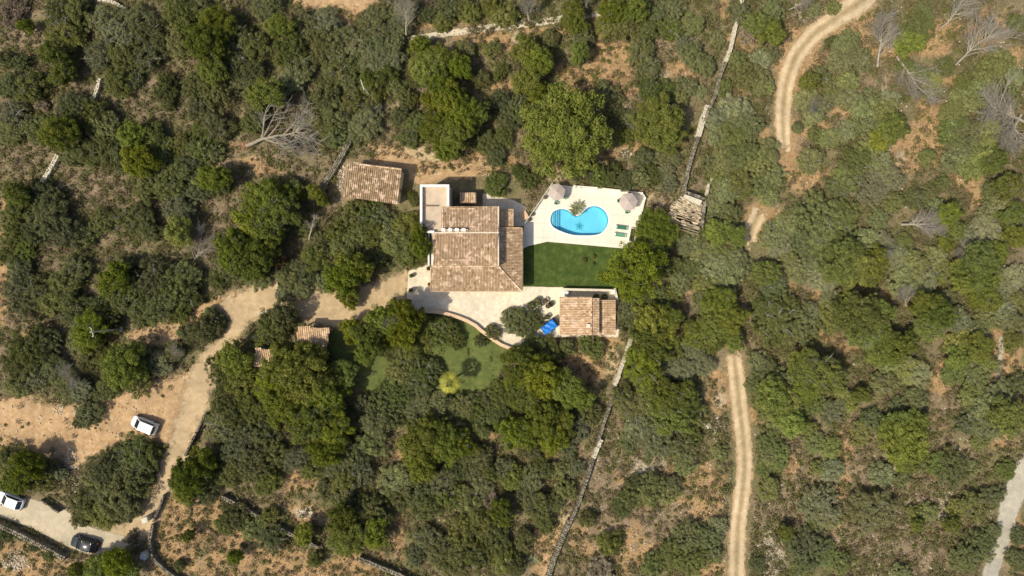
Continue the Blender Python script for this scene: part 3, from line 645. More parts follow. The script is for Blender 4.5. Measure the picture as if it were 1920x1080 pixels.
# ------------------------------------------------------------------ dry stone walls
def stone_wall(pts, wd, ht, label, m='stone', name='stone_wall', st=.3, cat='wall', group=None, seed=0, cut=None):
    wd *= .60
    rn = random.Random(seed + len(pts)); b = MB(); P = [Vector((*W(*p), 0)) for p in pts]
    for i in range(len(P) - 1):
        d = P[i + 1] - P[i]; L = d.length; d.normalize(); s = Vector((-d.y, d.x, 0)); n = max(1, int(L / st))
        core = MB; b.box((*(P[i] + d * L / 2).xy, ht * .42), (L, wd * .8, ht * .84), math.atan2(d.y, d.x), .4)
        na = max(2, round(wd / .3)); nz = max(1, round(ht / .35))
        for k in range(n):
            for a in range(na):
                for zz_ in range(nz):
                    if 0 < a < na - 1 and zz_ < nz - 1: continue
                    c2 = P[i] + d * ((k + .5) * L / n + rn.uniform(-.08, .08)) + s * (-wd / 2 + (a + .5) * wd / na + rn.uniform(-.04, .04))
                    sz = (st * rn.uniform(.7, 1.15), wd / na * rn.uniform(.8, 1.1), ht / nz * rn.uniform(.8, 1.2))
                    Mx = Matrix.Rotation(math.atan2(d.y, d.x) + rn.uniform(-.3, .3), 4, 'Z') @ Matrix.Rotation(rn.uniform(-.15, .15), 4, 'X')
                    b.box((c2.x, c2.y, (zz_ + .5) * ht / nz + rn.uniform(-.04, .04)), sz, 0, rn.random(), .82, Mx)
    o = b.build(name, M[m]); return tag(o, label, cat, group)
stone_m = M['stone']; t = stone_m.node_tree   # per-stone variation
bb = t.nodes['Principled BSDF']; src = bb.inputs['Base Color'].links[0].from_socket
t.links.new(mixc(t, 1.0, src, ramp(t, attr(t, 'tint').outputs['Fac'], [(0, (.55, .54, .50)), (1, (1.45, 1.42, 1.34))]), 'MULTIPLY'), bb.inputs['Base Color'])
M['palestone'] = simple('pale_wall_cap', (.58, .53, .42), .95, .2, 2.5, bmp=.04)
stone_wall([(1391, -10), (1383, 30), (1374, 62), (1368, 92), (1357, 120)], .9, 1.0, 'pale dry stone wall running down from the top edge, upper stretch', 'palestone')
stone_wall([(1357, 120), (1347, 145), (1339, 180), (1327, 205), (1318, 232)], .9, 1.0, 'dry stone wall stretch half hidden by bushes between two pale stretches')
stone_wall([(1326, 200), (1316, 225), (1307, 258)], 1.5, .9, 'broad bright pale stretch of boundary wall above the ruined hut', 'palestone')
stone_wall([(1307, 258), (1296, 290), (1287, 325), (1280, 360)], 1.0, 1.0, 'lower stretch of boundary wall reaching the ruined hut')
stone_wall([(1340, 325), (1327, 345), (1322, 368)], .7, .8, 'short pale stone wall beside the ruined hut', 'palestone')
stone_wall([(1184, 628), (1172, 665), (1160, 698), (1152, 722)], 1.0, 1.0, 'pale boundary wall running down from the outbuilding corner', 'palestone')
stone_wall([(1152, 722), (1142, 760), (1128, 800), (1118, 838)], .8, 1.1, 'dark dry stone wall between the pines below the outbuilding')
stone_wall([(1126, 822), (1112, 856)], 1.1, 1.1, 'short pale capped piece of the long boundary wall', 'palestone')
stone_wall([(1112, 856), (1098, 900), (1084, 940), (1068, 975)], .8, 1.1, 'grey dry stone wall descending through scrub to the footpath')
stone_wall([(1068, 972), (1052, 1010), (1038, 1045), (1022, 1095)], 1.3, 1.0, 'wide dry stone wall leaving at the bottom edge beside the footpath')
stone_wall([(672, 232), (658, 262), (645, 290), (628, 318), (612, 345), (604, 362)], 1.4, .9, 'dry stone wall beside the long brown tiled shed')
stone_wall([(192, 150), (186, 172), (178, 192)], .9, .8, 'short loose piece of pale stone wall in the upper scrub', 'palestone')
stone_wall([(113, 292), (103, 312), (92, 330), (84, 342)], 1.2, .8, 'collapsed mossy wall stub above the shaded bushes', 'palestone')
stone_wall([(188, 2), (210, 4), (240, 20)], .9, .8, 'stub of pale stone wall at the top edge', 'palestone')
stone_wall([(392, 772), (378, 800), (364, 828), (352, 852)], .5, 1.2, 'low dark wall edging the driveway opposite the white van')
stone_wall([(312, 925), (304, 950), (292, 975)], .5, 1.0, 'short wall between driveway and the gate pillar')
stone_wall([(292, 980), (286, 1010), (290, 1040), (312, 1062), (350, 1090)], .9, 1.1, 'curving grey wall below the gate pillar')
stone_wall([(-20, 968), (30, 990), (80, 1015), (130, 1042)], 1.2, 1.3, 'thick stone wall along the lane below the parked cars')
stone_wall([(84, 934), (100, 945), (117, 957)], .4, 1.1, 'short dark wall above the lane beside the rubble')
stone_wall([(422, 928), (460, 948), (500, 972), (540, 992), (600, 1022)], 1.0, 1.2, 'stone wall cutting through the bushes below the olive grove')
stone_wall([(676, 1042), (710, 1056), (740, 1068), (790, 1092)], 1.1, 1.2, 'dark stone wall crossing bare soil at the bottom edge')
stone_wall([(486, 588), (505, 583), (525, 583), (545, 588)], .5, .8, 'pale curved kerb wall at the inside bend of the driveway', 'palestone')
stone_wall([(521, 500), (521, 520), (524, 542)], .35, .8, 'thin garden wall stub above the driveway bend', 'palestone')
# curved garden wall
M['gardencap'] = M['orangewall']
b = MB(); CW = [(779, 584), (800, 583.5), (822, 585), (840, 588.5), (858, 594), (876, 601), (892, 610), (902, 619), (914, 628), (926, 637), (940, 646), (955, 652), (970, 655)]
gw = thing('garden_wall', 'curved ochre garden wall between pale patio and lower lawn', 'wall')
cp = MB()
for i in range(len(CW) - 1):
    p, q = Vector(W(*CW[i])), Vector(W(*CW[i + 1])); d = q - p; m_ = (p + q) / 2
    b.box((m_.x, m_.y, .3), (d.length, .38, .6), math.atan2(d.y, d.x)); cp.box((m_.x, m_.y, .64 + .003 * (i % 2)), (d.length * 1.03, .5, .09), math.atan2(d.y, d.x))
b.build('wall', M['render'], gw); cp.build('coping', M['orangewall'], gw)
cw = thing('courtyard_wall', 'white walled edge of the narrow yard behind the outbuilding', 'wall'); b = MB()
for k, (p, q) in enumerate((((1058, 542.5), (1150, 544.5)), ((1153, 543), (1157, 560)), ((1061, 546), (1061, 556)))):
    seg_wall(b, W(*p, 1.2), W(*q, 1.2), 0, 1.2 + .004 * k, .36)
b.build('wall', M['render'], cw); b = MB()
for p in ((1062, 550), (1150, 547)): b.box((*W(*p, 1.3), .7), (.6, .6, 1.4)); 
b.build('pillar', M['white'], cw)
gp = thing('gate_pillar', 'square pale gate pillar beside the driveway end', 'pillar', (*W(283, 968), 0)); b = MB(); b.box((0, 0, .9), (.9, .7, 1.8), .3); b.build('shaft', M['palestone'], gp); b = MB(); b.box((0, 0, 1.85), (1.1, .9, .12), .3, None, .8); b.build('cap', M['palestone'], gp)
gp = thing('gate_pillar', 'grey-blue capped pillar on the curving wall below the driveway', 'pillar', (*W(280, 1035), 0)); b = MB(); b.box((0, 0, .9), (.8, .9, 1.8), -.2); b.build('shaft', M['palestone'], gp); b = MB(); b.box((0, 0, 1.85), (.95, 1.1, .12), -.2, None, .8); b.build('cap', simple('slate', (.28, .32, .34), .7), gp)

# deck fences
def fence(pts, label, h=1.0, step=1.6, rails=3):
    r = thing('fence', label, 'fence'); P_ = [Vector((*W(*p), DZ)) for p in pts]; rb = MB()
    for i in range(len(P_) - 1):
        a, q = P_[i], P_[i + 1]; L = (q - a).length; n = max(1, round(L / step))
        for k in range(n + (i == len(P_) - 2)):
            c2 = a.lerp(q, k / n); pb_ = MB(); pb_.box((c2.x, c2.y, DZ + h / 2), (.09, .09, h)); pb_.build('post', M['white'], r)
        for k in range(rails):
            z = DZ + h * (k + 1) / rails - .04; rb.tube([(a.x, a.y, z), (q.x, q.y, z)], .035, 5)
    rb.build('rail', M['white'], r)
fence([(983, 421), (1009, 383), (1035, 345)], 'thin white railing along the slanting edge of the pool deck beside the house', .9, 1.3)
fw = thing('deck_wall', 'low white wall with posts along the top edge of the pool deck', 'wall'); b = MB()
for k in range(4): 
    pp = [(1077, 350), (1118, 353), (1161, 358), (1203, 363), (1208.5, 372)]; seg_wall(b, W(*pp[k]), W(*pp[k + 1]), -.1, .75 - .004 * k, .16)
b.build('wall', M['deck'], fw)
for p in ((1077, 350), (1118, 353), (1161, 358), (1203, 363), (1208.5, 372)):
    b = MB(); b.box((*W(*p, .8), .5), (.34, .34, 1.1)); b.build('pillar', M['white'], fw)
dw = thing('deck_wall', 'low white wall with posts along the deck side facing the ruined hut', 'wall'); b = MB()
seg_wall(b, W(1208, 374), W(1196, 424), -.1, .7, .14); seg_wall(b, W(1195, 428), W(1185, 466), -.1, .69, .14); b.build('wall', M['deck'], dw)
for p in ((1201, 400), (1195, 426), (1185, 467)): b = MB(); b.box((*W(*p, .8), .48), (.3, .3, 1.05)); b.build('pillar', M['white'], dw)
# steps beside the deck
b = MB()
for k in range(3): b.box((*W(986 - k * 4, 403 + k * 1.5), .14 - k * .035), (.5, 1.35, .28 - k * .07), .5)
tag(b.build('garden_steps', M['orangewall']), 'small tan stone steps joining back terrace and pool deck', 'steps')

# ------------------------------------------------------------------ ruined hut
hut = thing('ruined_hut', 'roofless-looking old hut with broken pale thatch and bare dark rafters', 'ruin', (*W(1287, 400), 0)); b = MB(); rn = random.Random(4)
hp = [(1283, 364), (1316, 377), (1310, 430), (1254, 418), (1258, 386)]
for i in range(5):
    p, q = W(*hp[i]), W(*hp[(i + 1) % 5]); d = Vector(q) - Vector(p); n = int(d.length / .4)
    for k in range(n):
        for z in range(4):
            c2 = Vector(p) + d * (k + .5) / n; b.box((c2.x + rn.uniform(-.05, .05), c2.y + rn.uniform(-.05, .05), .25 + z * .42), (.45, .5, .42), math.atan2(d.y, d.x) + rn.uniform(-.2, .2), rn.random())
b.build('wall', M['stone'], hut)
b = MB(); A_ = Vector((*W(1262, 384, 2), 2.2)); 
pts2 = [W(*p, 2) for p in hp]
ins_poly = pts2
for k in range(900):
    x = rn.uniform(1252, 1318); y = rn.uniform(362, 432); q = W(x, y, 2)
    if sdist(np.array([q[0]]), np.array([q[1]]), ins_poly)[0] > -.05: continue
    hole = y > 402 + rn.uniform(-6, 6) and 1268 < x < 1300 and rn.random() < .86
    hole2 = y > 390 and x < 1276 and rn.random() < .55
    if hole or hole2: continue
    L = rn.uniform(.3, .9); zz_ = 2.0 + .25 * math.sin((x - 1250) * .09) + rn.uniform(-.12, .12)
    Mx = Matrix.Rotation(-.35 + rn.uniform(-.35, .35), 4, 'Z') @ Matrix.Rotation(rn.uniform(-.2, .2), 4, 'Y')
    b.box((q[0], q[1], zz_), (L, rn.uniform(.06, .16), .05), 0, rn.random(), 1, Mx)
reed = M['reed']; t = reed.node_tree; bb = t.nodes['Principled BSDF']; src = bb.inputs['Base Color'].links[0].from_socket
t.links.new(mixc(t, 1.0, src, ramp(t, attr(t, 'tint').outputs['Fac'], [(0, (.45, .42, .38)), (1, (1.25, 1.25, 1.25))]), 'MULTIPLY'), bb.inputs['Base Color'])
b.build('thatch', M['reed'], hut)
b = MB(); sl_ = [W(1284, 364, 2.2), W(1317, 376, 2.2), W(1312, 386, 2.2), W(1281, 370, 2.2)]; b.prism(sl_, 2.05, 2.15); b.build('roof_slab', M['palestone'], hut)
for k in range(9):
    y0 = 383 + k * 5.2; r_ = MB(); p, q = W(1259, y0 + rn.uniform(-1, 1), 2), W(1311, y0 + 15 + rn.uniform(-2, 2), 2); r_.tube([(*p, 1.95), (*q, 1.85)], .07, 6); r_.build('rafter', M['deadwood'] if k % 2 else M['wood'], hut)
settle(hut)

# ------------------------------------------------------------------ dead trees
def limb(b, p, d, L, r, lev, rn, flat):
    n = max(3, int(L / .5)); pts = [p.copy()]; dd = d.copy()
    for k in range(n):
        dd = (dd + Vector((rn.uniform(-1, 1), rn.uniform(-1, 1), rn.uniform(-1, 1) * (1 - flat))) * .14).normalized(); q = pts[-1] + dd * (L / n)
        if q.z < .12: q.z = .12
        pts.append(q)
    b.tube(pts, [r * (1 - .75 * k / n) for k in range(n + 1)], 5 if lev else 7, cap=False)
    return pts
def dead_tree(base, tip, h0, h1, label, seed, spread=.5, dens=1.0, r0=.2, name='dead_tree', root=False, cat='dead tree'):
    rn = random.Random(seed); P0, P1 = Vector((*W(*base, h0), h0)), Vector((*W(*tip, h1), h1)); rt = thing(name, label, cat, (P0.x, P0.y, 0))
    P0 -= rt.location.xyz; P1 -= rt.location.xyz; d = P1 - P0; L = d.length; tb = MB(); main = limb(tb, P0, d.normalized(), L * .85, r0, 0, rn, .6); tb.build('trunk', M['deadwood'], rt, True)
    br = MB(); tw = MB(); n0 = len(main)
    for k in range(int(16 * dens)):
        f = rn.uniform(.28, 1); p = main[min(n0 - 1, int(f * (n0 - 1)))]; side = 1 if k % 2 else -1
        a = side * rn.uniform(.35, 1.0); dd = Matrix.Rotation(a, 4, 'Z') @ d.normalized(); dd.z += rn.uniform(-.1, .45); dd.normalize()
        l1 = L * spread * rn.uniform(.5, 1.1) * (1.25 - f * .6); q = limb(br, p, dd, l1, r0 * .42 * (1.2 - f * .6), 1, rn, .4)
        for j in range(int(9 * dens)):
            g = rn.uniform(.2, 1); p2 = q[min(len(q) - 1, int(g * (len(q) - 1)))]; d2 = Matrix.Rotation(rn.choice((-1, 1)) * rn.uniform(.3, 1.0), 4, 'Z') @ dd; d2.z += rn.uniform(-.3, .5); d2.normalize()
            q2 = limb(tw, p2, d2, l1 * rn.uniform(.25, .55), r0 * .15, 2, rn, .2)
            for i in range(4):
                p3 = q2[rn.randint(1, len(q2) - 1)]; d3 = (d2 + Vector((rn.uniform(-1, 1), rn.uniform(-1, 1), rn.uniform(-.5, .8)))).normalized(); limb(tw, p3, d3, rn.uniform(.4, .9), r0 * .07, 2, rn, 0)
    br.build('branch', M['deadwood'], rt); tw.build('twigs', M['graytwig'], rt)
    if root:
        rb_ = MB(); dn_ = -d.normalized()
        for k in range(12):
            limb(rb_, P0, (dn_ * .5 + Vector((rn.uniform(-1, 1), rn.uniform(-1, 1), rn.uniform(-.5, 1)))).normalized(), rn.uniform(.6, 1.2), .1, 1, rn, 0)
        rb_.build('root', M['pot'], rt)
dead_tree((462, 273), (585, 250), .5, 1.6, 'big uprooted dead tree with fanned grey branches and orange roots', 1, .66, 1.3, .32, 'fallen_tree', True, 'fallen tree')
dead_tree((1645, 126), (1655, 22), .6, 3.5, 'bare silver tree standing tallest right of the track bend', 2, .42, 1.5, .2)
dead_tree((1765, 52), (1835, 2), .5, 2.5, 'bare tree cut by the top edge above the orange soil', 3, .6, 1.2, .16)
dead_tree((1792, 122), (1868, 40), .5, 2.5, 'bare grey tree fanning up toward the pale slope', 4, .6, 1.6, .18)
dead_tree((1682, 106), (1732, 212), .5, 1.6, 'fallen silvery tree pointing down from the orange soil', 5, .4, 1.4, .16, 'fallen_tree', False, 'fallen tree')
dead_tree((1928, 232), (1832, 190), .8, 2.2, 'pale many-branched dead tree reaching in from the side edge', 6, .6, 1.6, .26)
dead_tree((1915, 215), (1885, 285), .8, 2.0, 'dark twisted dead tree hanging below the pale one', 66, .6, 1.2, .22)
dead_tree((1690, 421), (1772, 412), .7, 2.2, 'fallen pale tree with comb-like branches between green shrubs', 7, .5, 1.5, .2, 'fallen_tree', False, 'fallen tree')
dead_tree((762, 66), (758, -6), 2.5, 4.5, 'leafless grey crown at the top edge above the footpath start', 8, .55, 1.2, .12)
dead_tree((992, 38), (985, -8), 1.5, 4.5, 'leafless grey tree on the footpath, cut by the top edge', 9, .75, 1.2, .16)
dead_tree((1096, 22), (1104, -12), 1, 4, 'slim leafless tree at the top edge beside the pines', 10, .3, .8, .1)
dead_tree((356, 502), (402, 436), .3, .8, 'loose dead branches lying in brown scrub above the round bushes', 11, .55, 1.0, .11, 'fallen_tree', False, 'fallen branches')
dead_tree((1860, 500), (1795, 455), 1, 2, 'small leafless tree among yellow-green pines', 12, .5, 1.0, .12)
dead_tree((1700, 575), (1692, 535), 1, 2.5, 'small bare tree above a dark shadow between two pines', 13, .6, 1.0, .1)
dead_tree((580, 450), (592, 385), 1, 5.2, 'slender tree trunk leaning toward the shed, nearly bare', 14, .25, .6, .16)
dead_tree((318, 668), (335, 655), 1, 3.0, 'small leafless shrub beside the roadside bush', 15, .8, 1.0, .07)
dead_tree((128, 722), (140, 705), 1, 3.4, 'grey leafless shrub between dark bushes above the bare yard', 16, 1.2, 1.4, .08)
dead_tree((1480, 18), (1520, 4), 1, 3, 'bare branches left of the track at the top edge', 17, .6, .9, .1)
dead_tree((1640, 460), (1662, 478), 1, 3, 'greyish twiggy tree beside the large yellow-green pine', 18, .9, 1.2, .1)
dead_tree((1530, 212), (1520, 200), 1, 3, 'grey twigs over the pale shrub next to the track', 19, 1.0, 1.0, .07)
dead_tree((745, 615), (722, 598), 2, 6.5, 'bare branching limb above the lower edge of the driveway', 20, .8, 1.0, .1)

# ------------------------------------------------------------------ leafy crowns
def leaf_cloud(C_, Rr, nper, size, rn, up=.6, jit=.55):
    """C_: clump centres, Rr: their radii; returns quads of leaves around them"""
    k = len(C_); n = k * nper; c = np.repeat(C_, nper, 0); r = np.repeat(Rr, nper)
    d = rn.randn(n, 3); d /= np.linalg.norm(d, axis=1)[:, None]; d[:, 2] = np.abs(d[:, 2]) * .8 + d[:, 2] * .2
    p = c + d * (r * rn.uniform(.55, 1.05, n))[:, None]
    nr = d + rn.randn(n, 3) * jit; nr[:, 2] += up; nr /= np.linalg.norm(nr, axis=1)[:, None]
    a = np.cross(nr, rn.randn(n, 3)); a /= np.linalg.norm(a, axis=1)[:, None]; b = np.cross(nr, a)
    s = size * rn.uniform(.6, 1.4, n)[:, None]; a = a * s; b = b * s * rn.uniform(.45, .8, n)[:, None]
    V = np.stack([p - a, p - b * .9, p + a, p + b], 1).reshape(-1, 3)
    ct = np.repeat(rn.rand(k), nper)
    T = np.clip(ct * .6 + rn.rand(n) * .4, 0, 1)
    return V, np.arange(n * 4).reshape(n, 4), T
def crown_mesh(kind, seed, big=False):
    rn = np.random.RandomState(seed)
    spec = {'P': (8, 18, 92, .038, .17), 'O': (7, 22, 80, .033, .14), 'G': (7, 24, 72, .031, .13), 'D': (7, 24, 76, .031, .125), 'B': (5, 18, 50, .040, .14), 'Y': (4, 12, 50, .05, .14)}[kind]
    nl, nc, nper, size, cr = spec; Cs = []; Rs = []
    if big: nl, nc, nper, size, cr = int(nl * 2.6), 15, int(nper * .85), size * .62, cr * .62
    ang = rn.uniform(0, 6.28)
    for k in range(nl):
        a = ang + k * 2.4 + rn.uniform(-.4, .4); rr = (0 if k == 0 else rn.uniform(.38, .66)); lr = rn.uniform(.30, .50) if k else .5
        if big: rr = math.sqrt((k + .3) / nl) * .82; lr = rn.uniform(.17, .33)
        cz = .66 - rr * rr * .5 + rn.uniform(-.12, .10); lc = np.array([math.cos(a) * rr, math.sin(a) * rr, cz])
        u = rn.uniform(-.25 if kind != 'P' else 0.0, 1, nc); ph = rn.uniform(0, 6.28, nc); q = np.sqrt(1 - u * u)
        dirs = np.stack([q * np.cos(ph), q * np.sin(ph), u * .75], 1)
        Cs.append(lc + dirs * lr * rn.uniform(.70, 1.22, nc)[:, None]); Rs.append(np.full(nc, cr) * rn.uniform(.5, 1.5, nc))
    # skirt of lower leaves so that the crown is not see-through
    ns = 70 if big else 38; rr = np.sqrt(rn.rand(ns)) * .8; ph = rn.uniform(0, 6.28, ns)
    Cs.append(np.stack([rr * np.cos(ph), rr * np.sin(ph), rn.uniform(.12, .4, ns)], 1)); Rs.append(np.full(ns, .12 if big else .16))
    V, F, T = leaf_cloud(np.concatenate(Cs), np.concatenate(Rs), nper, size, rn)
    V[:, :2] /= np.percentile(np.hypot(V[:, 0], V[:, 1]), 96); V[:, 2] = np.clip(V[:, 2], 0.02, 2); V[:, 2] /= V[:, 2].max()
    return np_mesh('crown', V, F, {'tint': ('FACE', T)}, M[kind])
NV = 6
CR = {k: [crown_mesh(k, 100 * i + ord(k)) for i in range(NV if k in 'POGD' else 3)] for k in 'POGDBY'}
def trunk_mesh(seed, twiggy):
    rn = random.Random(seed); b = MB(); top = Vector((rn.uniform(-.12, .12), rn.uniform(-.12, .12), .5))
    b.tube([(0, 0, 0), (top.x * .4, top.y * .4, .28), top], [.075, .055, .04], 7, cap=False)
    for k in range(7 if twiggy else 4):
        a = k * 2.4 + rn.uniform(-.4, .4); rr = rn.uniform(.5, .85); z0 = rn.uniform(.2, .45); z1 = rn.uniform(.65, .93 if twiggy else .8)
        p = Vector((top.x * z0 * 2, top.y * z0 * 2, z0)); q = Vector((math.cos(a) * rr, math.sin(a) * rr, z1)); m_ = (p + q) / 2 + Vector((rn.uniform(-.08, .08), rn.uniform(-.08, .08), .04))
        b.tube([p, m_, q], [.035, .022, .008], 5, cap=False)
        if twiggy:
            for j in range(7):
                f = rn.uniform(.3, 1); s = p.lerp(q, f); e = s + Vector((rn.uniform(-.3, .3), rn.uniform(-.3, .3), rn.uniform(.02, .28))); e.z = min(e.z, 1.05); b.tube([s, e], [.010, .004], 3, cap=False)
    me = bpy.data.meshes.new('trunk'); me.from_pydata([tuple(v) for v in b.v], [], b.f); me.materials.append(M['graytwig'] if twiggy else M['bark']); return me
BIG = {k: [crown_mesh(k, 900 + 31 * i + ord(k), True) for i in range(4)] for k in 'POGD'}
TR = {False: [trunk_mesh(i, False) for i in range(4)], True: [trunk_mesh(40 + i, True) for i in range(4)]}

